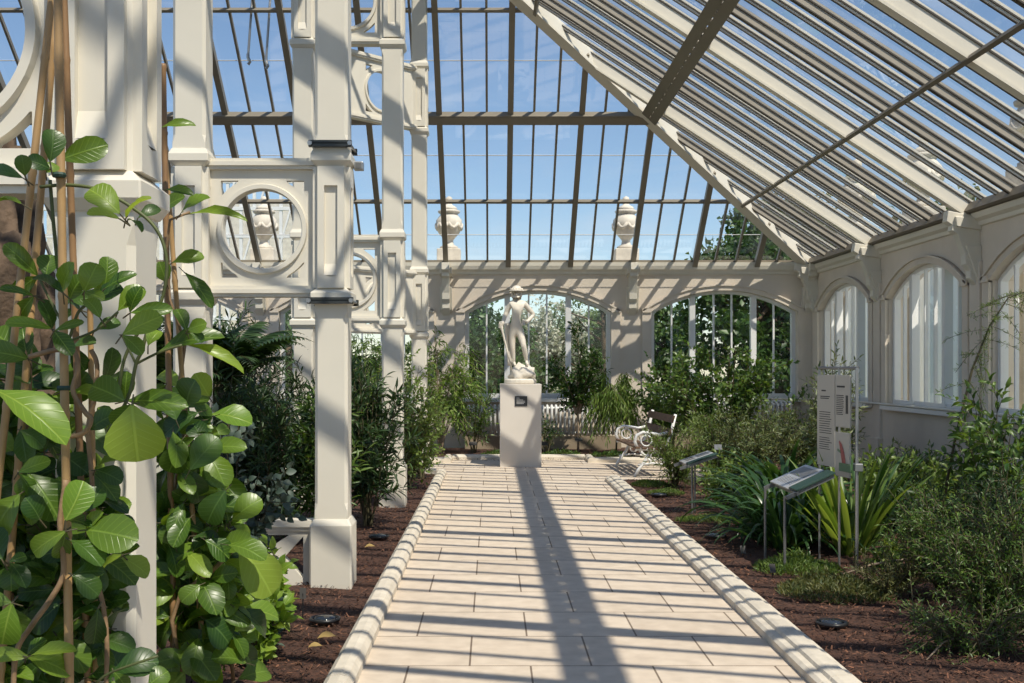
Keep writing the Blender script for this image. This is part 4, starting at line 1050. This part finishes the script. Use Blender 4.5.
# ------------------------------------------------------------------ left bed plants
def gp(px, py): 
    y = 1760/(py-CY); return Vector(((px-CX)*y/F, y, 0))
shrub('seedling_shrub','small bright green shrub against the low panel','shrub',(-1.33,6.6,0),.5,.16,.16,9,5,6,.085,.05,'L_lime',31,twl=.14,tm='oval',rise=.7)
shrub('seedling_shrub','small lime green shrub left of the plant marker','shrub',(-1.28,5.9,0),.36,.17,.17,10,5,6,.085,.048,'L_lime',32,twl=.13,tm='oval',rise=.7)
shrub('grey_leaved_shrub','grey green round leaved shrub low behind the marker','shrub',(-1.36,6.2,0),.42,.25,.2,8,5,5,.075,.055,'L_grey',33,twl=.16,tm='oval',rise=.3)
shrub('grey_leaved_shrub','tall blue grey leaved shrub left of the low panel','shrub',(-1.68,7.1,0),1.35,.3,.25,10,8,8,.075,.05,'L_grey',34,twl=.22,tm='oval',rise=.4,t0=.4)
shrub('laurel_shrub','dark leafy shrub in shade behind the canes at the left edge','shrub',(-2.15,4.6,0),1.5,.5,.35,20,10,8,.12,.06,'L_dark',35,twl=.3,tm='big',rise=.5)
trunk = blob('palm_trunk', (-3.15,6.6,1.2), (.55,.5,1.75), 'rock', None, .32, 8, fr=9, n=5, zcut=-.03); tag(trunk, 'rough brown trunk behind the canes at the left edge', 'tree trunk')
fern('tree_fern','dark tree fern arching below the ring panel',(-2.75,10.9,0),18,1.25,'L_ole',41,trunk=1.35,el=(.6,1.3))
fern('tree_fern','tree fern in shade left of the ring panel column',(-3.2,9.6,0),14,1.2,'L_ole',42,trunk=1.3,el=(.6,1.3))
for i, (x, y, h, lab) in enumerate(((-1.95,9.6,1.6,'dense dark narrow leaved shrub behind the low panel, right part'),(-2.45,9.9,1.75,'dense dark narrow leaved shrub behind the low panel, left part'),(-1.75,11.3,2.1,'tall dark shrub behind the clamped column'),(-2.9,11.6,2.4,'tall dark shrub in the depth of the left bed'),(-3.0,13.9,2.0,'dark shrub in front of the far back wall, left'))):
    shrub('dark_shrub',lab,'shrub',(x,y,0),h,.55,.45,20,10,12,.14,.022,'L_ole',50+i,twl=.34,tm='lance',rise=.5)
shrub('oleander_shrub','upright narrow leaved shrub between the two path columns','shrub',(-1.24,11.1,0),1.75,.42,.42,22,11,12,.13,.026,'L_ole',60,twl=.30,tm='lance',rise=.5)
shrub('oleander_shrub','narrow leaved shrub just behind the clamped column, lighter tips','shrub',(-1.45,9.9,0),1.55,.25,.25,12,9,11,.13,.026,'L_mid',61,twl=.26,tm='lance',rise=.6)
shrub('light_shrub','airy pale green shrub beyond the third path column','shrub',(-1.12,14.4,0),1.75,.45,.42,20,11,9,.075,.04,'L_lite',62,twl=.34,tm='small',rise=.4)
shrub('light_shrub','small fresh green shrub at the end of the left kerb','shrub',(-1.0,15.7,0),1.0,.33,.35,15,9,9,.075,.04,'L_lite',63,twl=.28,rise=.4)
shrub('tall_bamboo','feathery yellow green bamboo left of the statue window','bamboo',(-.95,20.5,0),2.5,.62,.4,18,14,12,.15,.024,'L_bam',70,twl=.5,droop=.7,t0=.45,tm='lance',bark='palebark')
shrub('tall_bamboo','dense bamboo clump against the back wall, far left','bamboo',(-2.3,20.3,0),2.6,.7,.4,20,14,12,.15,.024,'L_bam',71,twl=.5,droop=.6,t0=.3,tm='lance',bark='palebark')
shrub('slender_shrub','thin stemmed shrub between bamboo and plinth','shrub',(-.35,20.6,0),1.4,.4,.3,9,9,8,.09,.03,'L_mid',72,twl=.35,t0=.35)
shrub('low_shrub','dark low shrub at the left end of the back kerb','shrub',(-1.5,19.4,0),.9,.5,.4,14,8,9,.07,.035,'L_mid',73,twl=.25)
shrub('young_tree','young dark leaved tree standing before the statue window','tree',(1.6,20.5,0),2.2,.50,.45,17,9,10,.11,.042,'L_dark',74,twl=.30,t0=.12,trunk=.75,tm='oval',sr=.016,flat=.7,rise=.3,bark='palebark')
shrub('weeping_tree','light green weeping tree right of the plinth','tree',(2.3,20.4,0),1.0,.5,.4,18,12,15,.15,.02,'L_bam',75,twl=.45,droop=1.5,t0=.3,trunk=.6,tm='lance',sr=.012,zmin=.25)
shrub('sapling','thin twiggy sapling right behind the plinth','shrub',(1.0,20.2,0),.8,.3,.25,8,6,7,.07,.03,'L_dark',76,twl=.25,t0=.4)
for i, (x, y, lab) in enumerate(((.2,20.0,'low herb patch left behind the plinth'),(2.1,19.6,'low herb patch under the weeping tree'),(1.25,19.9,'low herb patch right behind the plinth'))):
    mat_plant('low_herb',lab,(x,y,0),.4,.25,.16,500,.06,.02,'L_mid',80+i)

# ------------------------------------------------------------------ right bed plants
shrub('camellia_shrub','open branched shrub in front of the right arched window','shrub',(4.0,18.9,0),2.25,1.35,.5,30,14,10,.105,.06,'L_mid',90,twl=.42,rise=.25,t0=.35,tm='small',bark='bark')
shrub('camellia_shrub','leafy shrub between the bench and the back wall','shrub',(3.2,19.8,0),1.8,.6,.4,16,12,10,.10,.055,'L_mid',91,twl=.38,rise=.3,t0=.35)
shrub('wispy_shrub','pale wispy shrub over the near end of the bench','shrub',(2.42,14.6,0),.95,.30,.32,18,10,11,.085,.014,'L_lite',92,twl=.30,tm='lance',rise=.3)
shrub('wispy_shrub','wispy green shrub right behind the bench','shrub',(3.25,15.75,0),1.1,.42,.45,18,11,11,.09,.016,'L_lite',93,twl=.34,tm='lance',rise=.3)
shrub('soft_shrub','soft grey green shrub behind the small sloping sign','shrub',(3.5,15.0,0),1.05,.75,.6,26,12,12,.075,.016,'L_olive',94,twl=.32,tm='lance',rise=.5)
shrub('soft_shrub','soft olive shrub before the radiator shrubs','shrub',(4.7,16.6,0),1.0,.8,.6,26,12,12,.085,.018,'L_olive',95,twl=.34,tm='lance',rise=.5)
shrub('leafy_plant','fresh green leafy plant right of the small sloping sign','plant',(2.75,12.6,0),.55,.4,.35,16,8,8,.09,.035,'L_lite',96,twl=.22,tm='oval')
strap('strap_leaved_lily','dark arching strap leaved clump left of the tall sign','plant',(2.72,10.4,0),150,1.0,.055,'L_strap',100,el=(.6,1.5),curve=2.2,r0=.25)
strap('strap_leaved_lily','second arching strap leaved clump behind the near sloping sign','plant',(2.6,9.75,0),90,.85,.052,'L_strap',101,el=(.5,1.45),curve=2.3,r0=.18)
strap('strap_leaved_lily','strap leaved clump in the rear, below the soft shrub','plant',(3.2,11.9,0),110,1.05,.05,'L_strap',102,el=(.7,1.5),curve=1.9,r0=.25)
strap('sword_leaved_plant','bright fan of upright sword leaves behind the tall sign','plant',(3.05,9.35,0),62,1.0,.05,'L_sword',103,el=(.75,1.5),curve=.5,r0=.10,dead=.06)
strap('sword_leaved_plant','darker sword leaved plant right of the tall sign','plant',(3.35,9.9,0),40,1.05,.05,'L_strap',104,el=(.7,1.4),curve=.7,r0=.12)
shrub('olive_tree','slender dark twigged shrub rising behind the tall sign','shrub',(3.75,12.2,0),1.95,.28,.28,11,10,9,.085,.022,'L_olive',105,twl=.26,tm='lance',rise=.7,t0=.35)
shrub('olive_tree','narrow leaved shrub in front of the corner pilaster','shrub',(4.7,15.0,0),1.7,.35,.35,11,10,9,.085,.022,'L_olive',106,twl=.28,tm='lance',rise=.6,t0=.3)
mat_plant('moss_cushion','flat green cushion below the small sloping sign',(2.30,11.45,0),.40,.22,.10,2600,.035,.008,'L_mat',110)
mat_plant('moss_cushion','green cushion at the far end of the right kerb',(2.15,14.9,0),.26,.35,.10,1500,.04,.009,'L_mat',111)
mat_plant('moss_cushion','small green cushion next to the far spotlight',(2.2,13.9,0),.24,.28,.09,1300,.035,.009,'L_mat',112)
mat_plant('heath_mound','low green and rust heath mound before the tall sign',(2.42,7.75,0),.40,.38,.22,3600,.05,.010,'L_heath',113)
mat_plant('heath_mound','low yellow green heath mound at the foot of the near sloping sign',(2.40,8.65,0),.34,.30,.18,2600,.05,.010,'L_mat',114)
shrub('heath_shrub','low rusty heath sprigs right of the heath mound','shrub',(2.75,7.6,0),.34,.3,.3,22,8,12,.035,.008,'L_heath',115,twl=.14,rise=.8)
shrub('heath_shrub','fine leaved dark bush at the lower right corner','shrub',(3.05,6.55,0),.78,.48,.42,30,13,14,.042,.011,'L_mid',116,twl=.24,rise=.6)
shrub('heath_shrub','fine leaved bush rising at the right edge','shrub',(3.5,7.2,0),1.0,.5,.45,30,13,14,.045,.012,'L_ole',117,twl=.26,rise=.6)
shrub('heath_shrub','bushy fine leaved shrub behind the corner bush, lighter green','shrub',(3.15,7.6,0),.8,.35,.35,24,12,14,.045,.012,'L_mid',118,twl=.24,rise=.7)
shrub('rock_rose','trailing dark sprays in front at the right corner','shrub',(2.7,6.1,0),.32,.5,.3,18,9,12,.035,.010,'L_mid',119,twl=.26,rise=.2)
shrub('broad_shrub','glossy broad leaved shrub under the right windows','shrub',(4.55,9.9,0),1.55,.42,.4,13,8,7,.11,.04,'L_mid',120,twl=.34,tm='oval',rise=.4)
shrub('broad_shrub','broad leaved shrub at the right edge, below the third window','shrub',(4.2,8.6,0),1.35,.45,.4,12,8,7,.10,.036,'L_mid',121,twl=.30,tm='oval',rise=.4)
shrub('mid_shrub','mixed green shrub behind the mulch patch','shrub',(4.0,10.9,0),.75,.6,.45,20,9,9,.09,.034,'L_lite',122,twl=.26,tm='oval',rise=.4)
shrub('mid_shrub','low green shrub under the second right window','shrub',(4.9,12.6,0),.5,.6,.5,20,9,9,.09,.03,'L_mid',123,twl=.28,rise=.4)
shrub('mid_shrub','dark low shrub at the right, above the fine leaved bush','shrub',(3.75,9.0,0),.7,.4,.35,18,9,10,.08,.026,'L_ole',124,twl=.26,rise=.4)
shrub('mid_shrub','low brown green shrub along the right wall','shrub',(5.4,14.2,0),.45,.6,.8,22,9,9,.09,.03,'L_olive',125,twl=.3,rise=.4)
shrub('whorled_seedling','single bright whorled seedling on the bare mulch','plant',(3.15,8.75,0),.26,.05,.05,3,5,8,.11,.028,'L_lite',126,twl=.10,tm='oval',rise=.2)
# feathery arching branch
rt = empty('wattle_sapling', (4.45,10.2,0), 'feathery arching sapling in front of the second right window', 'shrub')
pl = [P(935,560,10.2),P(955,440,10.2),P(972,370,10.15),P(990,325,10.1),P(1008,298,10.05),P(1030,290,10.0)]; pl[0].z = -.03
mb = MB(); mb.tube(pl, [.016,.013,.011,.008,.006,.003], 7); lv = Leaves('lance'); rg = random.Random(9)
for i in range(34):
    t = .35+.65*rg.random(); k = min(4,int(t*5)); p = pl[k].lerp(pl[k+1], t*5-k)
    d = Vector((rg.uniform(-.8,1),rg.uniform(-.6,.6),rg.uniform(-.7,.2))).normalized(); l = rg.uniform(.18,.4)
    pts = [p+d*(l*j/4)+Vector((0,0,-.25*l*(j/4)**2)) for j in range(5)]; mb.tube(pts, .0025, 4, caps=False)
    for j in range(26):
        s = j/26*4; q = min(3,int(s)); pp = pts[q].lerp(pts[q+1], s-q); lv.add(pp, d*.4+rv(rg)*.8, rv(rg), .05, .006)
mb.build('branches', 'twig', rt, smooth=True, fix=False); lv.build('foliage', 'L_lite', rt)
mb = MB(); mb.tube([(2.62,8.35,.02),(2.9,8.4,.10),(3.25,8.5,.13),(3.4,8.5,.06),(3.42,8.5,.0)], [.006,.009,.010,.008,.005], 7); tag(mb.build('fallen_branch', 'palebark', smooth=True), 'bare pale branch lying over the mulch right of the tall sign', 'branch')
mb = MB(); mb.tube([(2.35,5.95,.02),(2.48,6.05,.09),(2.62,6.1,.12),(2.8,6.1,.05)], [.004,.006,.006,.004], 7); tag(mb.build('fallen_branch', 'palebark', smooth=True), 'thin pale curved stick in the lower right corner', 'branch')
for i, (x, y, s, lab) in enumerate(((-1.0,6.3,.07,'curled tan dead leaf on the mulch below the marker'),(-1.02,6.1,.05,'small tan dead leaf nearer the kerb'),(-1.10,9.5,.06,'yellow fallen leaf beside the clamped column'))):
    l = Leaves('oval'); l.add((x,y,.05), (1,.3,.1), (0,-.2,1), s*1.7, s); tag(l.build('fallen_leaf', 'L_dry'), lab, 'leaf')

# ------------------------------------------------------------------ outside
mb = MB(); mb.add([(-60,22.2,-.12),(70,22.2,-.12),(70,120,-.12),(-60,120,-.12)], [(0,1,2,3)]); mb.add([(6.8,-10,-.12),(70,-10,-.12),(70,22.2,-.12),(6.8,22.2,-.12)], [(0,1,2,3)])
tag(mb.build('lawn', 'lawn', fix=False), 'lawn outside the windows', kind='structure')
def urn(x, y, z, s, label, tall=1.0, foot=.35):
    root = empty('stone_urn', (x,y,z), label, 'urn', 'stone urns on the parapet')
    mb = MB(); mb.box((x-.24*s,y-.24*s,z-foot),(x+.24*s,y+.24*s,z+.12*s)); mb.build('pedestal', 'stone', root, bevel=.015)
    mb = MB(); pr = [(.18,.12),(.19,.17),(.10,.22),(.085,.30),(.13,.36),(.22,.46),(.27,.60),(.265,.72),(.20,.80),(.17,.84),(.22,.87),(.23,.91),(.18,.93)]
    mb.lathe([(r*s,h*s*tall) for r, h in pr], 24, (x,y,z))
    for i in range(8):
        a = 2*PI*i/8; r = .26*s; mb.tube([(x+r*math.cos(a+t),y+r*math.sin(a+t),z+(.64-.10*math.sin(PI*t/.78))*s*tall) for t in (0,.2,.39,.58,.78)], .035*s, 6)
    mb.build('bowl', 'stone', root, smooth=True)
    mb = MB(); mb.lathe([(.18*s,.93*s*tall),(.15*s,.99*s*tall),(.08*s,1.03*s*tall),(.05*s,1.07*s*tall),(.08*s,1.12*s*tall),(.06*s,1.19*s*tall),(.001,1.22*s*tall)], 16, (x,y,z)); mb.build('finial', 'stone', root, smooth=True)
UY = 22.65
for px, lab in ((264,'stone urn seen through the complete ring panel'),(449,'stone urn right of the slim far column'),(626,'stone urn through the middle of the back roof'),):
    urn((px-CX)*UY/F, UY, 3.92, 1.0, lab)
urn(7.1,21.4,4.15,1.25,'stone urn outside beyond the roof corner',foot=4.25)
urn(7.1,18.1,4.1,1.1,'stone urn outside the right roof slope',foot=4.25)
urn(7.1,14.4,4.1,1.1,'stone urn outside at the right edge of the roof',foot=4.25)
mb = MB(); mb.box((-10.5,22.35,3.3),(7.4,22.95,3.6)); tag(mb.build('trim_9', 'stone'), 'stone parapet outside the eaves', kind='structure')
# far glasshouse
gh = empty('glasshouse', (-11,38,0), 'pale glazed building beyond the ring panel', 'building')
mb = MB(); 
for i in range(25): x = -16.5+i*.46; mb.box((x-.05,38,0),(x+.05,38.12,8.2))
for j in range(9): mb.box((-16.6,37.98,.4+j*.95),(-5.4,38.14,.52+j*.95))
for i in range(10): mb.obox((-16.5+i*1.1,38,4.5),(-15.5+i*1.1,38,8.0),.06,-.05,.05,(0,1,0))
mb.build('frame', 'white', gh)
mb = MB(); mb.add([(-16.6,38.06,0),(-5.4,38.06,0),(-5.4,38.06,8.2),(-16.6,38.06,8.2)], [(0,1,2,3)]); mb.build('glass', 'wglass', gh, fix=False)
mb = MB(); mb.box((-16.6,41,0),(-5.4,41.2,7.9)); mb.build('rear_wall', 'stone', gh)
tree('garden_tree','dense dark tree filling the right arched window',(8.3,32,-.1),2.0,.25,(8.0,32,2.9),(2.6,1.9,3.0),150,70,.24,'L_tree',130)
tree('garden_tree','dark tree at the left part of the right arched window',(5.2,37.5,-.1),2.0,.22,(5.2,37.5,2.1),(1.9,1.6,2.2),100,70,.24,'L_tree',131)
tree('garden_tree','tree crown showing above the corner of the eaves',(10.8,39.5,-.1),2.6,.3,(10.5,39.5,5.3),(2.6,2.2,2.5),130,70,.26,'L_tree',132)
tree('garden_tree','tree outside beyond the roof corner, far right',(12.8,30,-.1),2.4,.3,(12.8,30,3.2),(2.6,2.4,3.0),120,70,.26,'L_tree',133)
tree('garden_tree','mid green tree in the left part of the statue window',(-1.0,36,-.1),1.6,.2,(-.7,36,1.9),(2.0,1.6,1.9),110,60,.22,'L_tree',134)
tree('blossom_tree','white blossoming tree behind the statue',(2.1,40,-.1),1.4,.2,(2.0,40,2.2),(1.9,1.5,2.1),110,60,.17,'L_bloss',135)
tree('garden_tree','pale green tree in the right part of the statue window',(3.9,43,-.1),1.6,.2,(3.9,43,1.9),(1.7,1.5,1.9),90,60,.22,'L_tree2',136)
tree('garden_tree','green tree low in the centre of the statue window',(.9,31,-.1),.8,.15,(.9,31,.9),(1.3,1.2,1.1),60,60,.2,'L_tree',137)
tree('garden_tree','tree far left beyond the back wall',(-6.5,33,-.1),1.6,.25,(-6.5,33,1.6),(3.0,1.8,1.9),110,60,.24,'L_tree',138)
tree('branching_tree','thin branched tree with sparse leaves over the statue window',(3.2,30,-.1),2.2,.12,(3.0,30,3.2),(1.7,.8,.9),40,22,.14,'L_tree2',139)
for i, (y, lab) in enumerate(((20,'dark tree outside the first right window'),(14.5,'dark tree outside the second right window'),(9.5,'dark tree outside the third right window'))):
    tree('garden_tree',lab,(12.5+i,y,-.1),1.5,.25,(12.5+i,y,1.6),(2.0,2.2,1.9),90,60,.26,'L_tree',140+i)
tree('street_tree','distant tree line in the gap of the statue window',(-2.5,60,-.1),1.6,.3,(1,60,1.6),(9,2,2.2),170,60,.34,'L_tree2',150)
# white shade cloths hung outside the right windows
for i, c in enumerate(rwins[:4]):
    mb = MB(); n = 90; u0, u1 = c-1.1+(.28 if i == 1 else -.3), c+1.4
    for k in range(n+1):
        u = u0+(u1-u0)*k/n; w = .44+.075*math.sin(k*.42)+.03*math.sin(k*.17+i)
        mb.v += [mright(u,-.11,w), mright(u,3.3,w)]
    mb.f = [(2*k,2*k+2,2*k+3,2*k+1) for k in range(n)]
    tag(mb.build('shade_cloth', 'fabric', smooth=True, fix=False), ['white shade cloth behind the right window nearest the corner','white shade cloth behind the second right window','white shade cloth behind the right window at the frame edge','white shade cloth outside the fourth right window'][i], 'curtain', 'white window cloths')

# ------------------------------------------------------------------ light, sky, camera
l = Vector((-.37,.56,-1))
sd = bpy.data.lights.new('sun', 'SUN'); sd.energy = 5.4; sd.angle = .009; sd.color = (1,.92,.79)
so = bpy.data.objects.new('sun', sd); COL.objects.link(so); so.rotation_euler = l.to_track_quat('-Z','Y').to_euler(); so.location = (4,-4,14)
w = bpy.data.worlds.new('sky'); sc.world = w; w.use_nodes = True; nt = w.node_tree
bg = nt.nodes['Background']
sky = nt.nodes.new('ShaderNodeTexSky'); sky.sky_type = 'NISHITA'; sky.sun_disc = False
sky.sun_elevation = math.radians(60); sky.sun_rotation = math.atan2(.37,-.56); sky.dust_density = .3; sky.ozone_density = 2.5; sky.air_density = 1.0; sky.altitude = 300
tc = nt.nodes.new('ShaderNodeTexCoord'); mpn = nt.nodes.new('ShaderNodeMapping'); mpn.inputs['Scale'].default_value = (1.2,1.2,4)
nz = nt.nodes.new('ShaderNodeTexNoise'); nz.inputs['Scale'].default_value = 3.2; nz.inputs['Detail'].default_value = 9; nz.inputs['Roughness'].default_value = .62; nz.inputs['Distortion'].default_value = .6
nt.links.new(tc.outputs['Generated'], mpn.inputs['Vector']); nt.links.new(mpn.outputs['Vector'], nz.inputs['Vector'])
rp = nt.nodes.new('ShaderNodeMapRange'); rp.inputs['From Min'].default_value = .5; rp.inputs['From Max'].default_value = .85; rp.inputs['To Max'].default_value = .45
nt.links.new(nz.outputs['Fac'], rp.inputs['Value'])
mx = nt.nodes.new('ShaderNodeMix'); mx.data_type = 'RGBA'; mx.inputs['B'].default_value = (5.5,5.8,6.2,1)
nt.links.new(rp.outputs['Result'], mx.inputs['Factor']); nt.links.new(sky.outputs['Color'], mx.inputs['A'])
nt.links.new(mx.outputs['Result'], bg.inputs['Color']); bg.inputs['Strength'].default_value = .145

cd = bpy.data.cameras.new('camera'); cam = bpy.data.objects.new('camera', cd); COL.objects.link(cam)
cam.location = (0,0,EYE); cam.rotation_euler = (PI/2,0,0)
cd.sensor_width = 36; cd.lens = F/1024*36; cd.shift_x = 20/1024; cd.shift_y = 26.5/1024; cd.clip_start = .05; cd.clip_end = 500
sc.camera = cam
sc.view_settings.view_transform = 'Standard'; sc.view_settings.look = 'None'; sc.view_settings.exposure = 0; sc.view_settings.gamma = 1
cy = sc.cycles
cy.use_denoising = True; cy.denoiser = 'OPENIMAGEDENOISE'; cy.max_bounces = 8; cy.diffuse_bounces = 4; cy.glossy_bounces = 3; cy.transmission_bounces = 6; cy.transparent_max_bounces = 24
cy.sample_clamp_indirect = 6
cy.caustics_reflective = False; cy.caustics_refractive = False
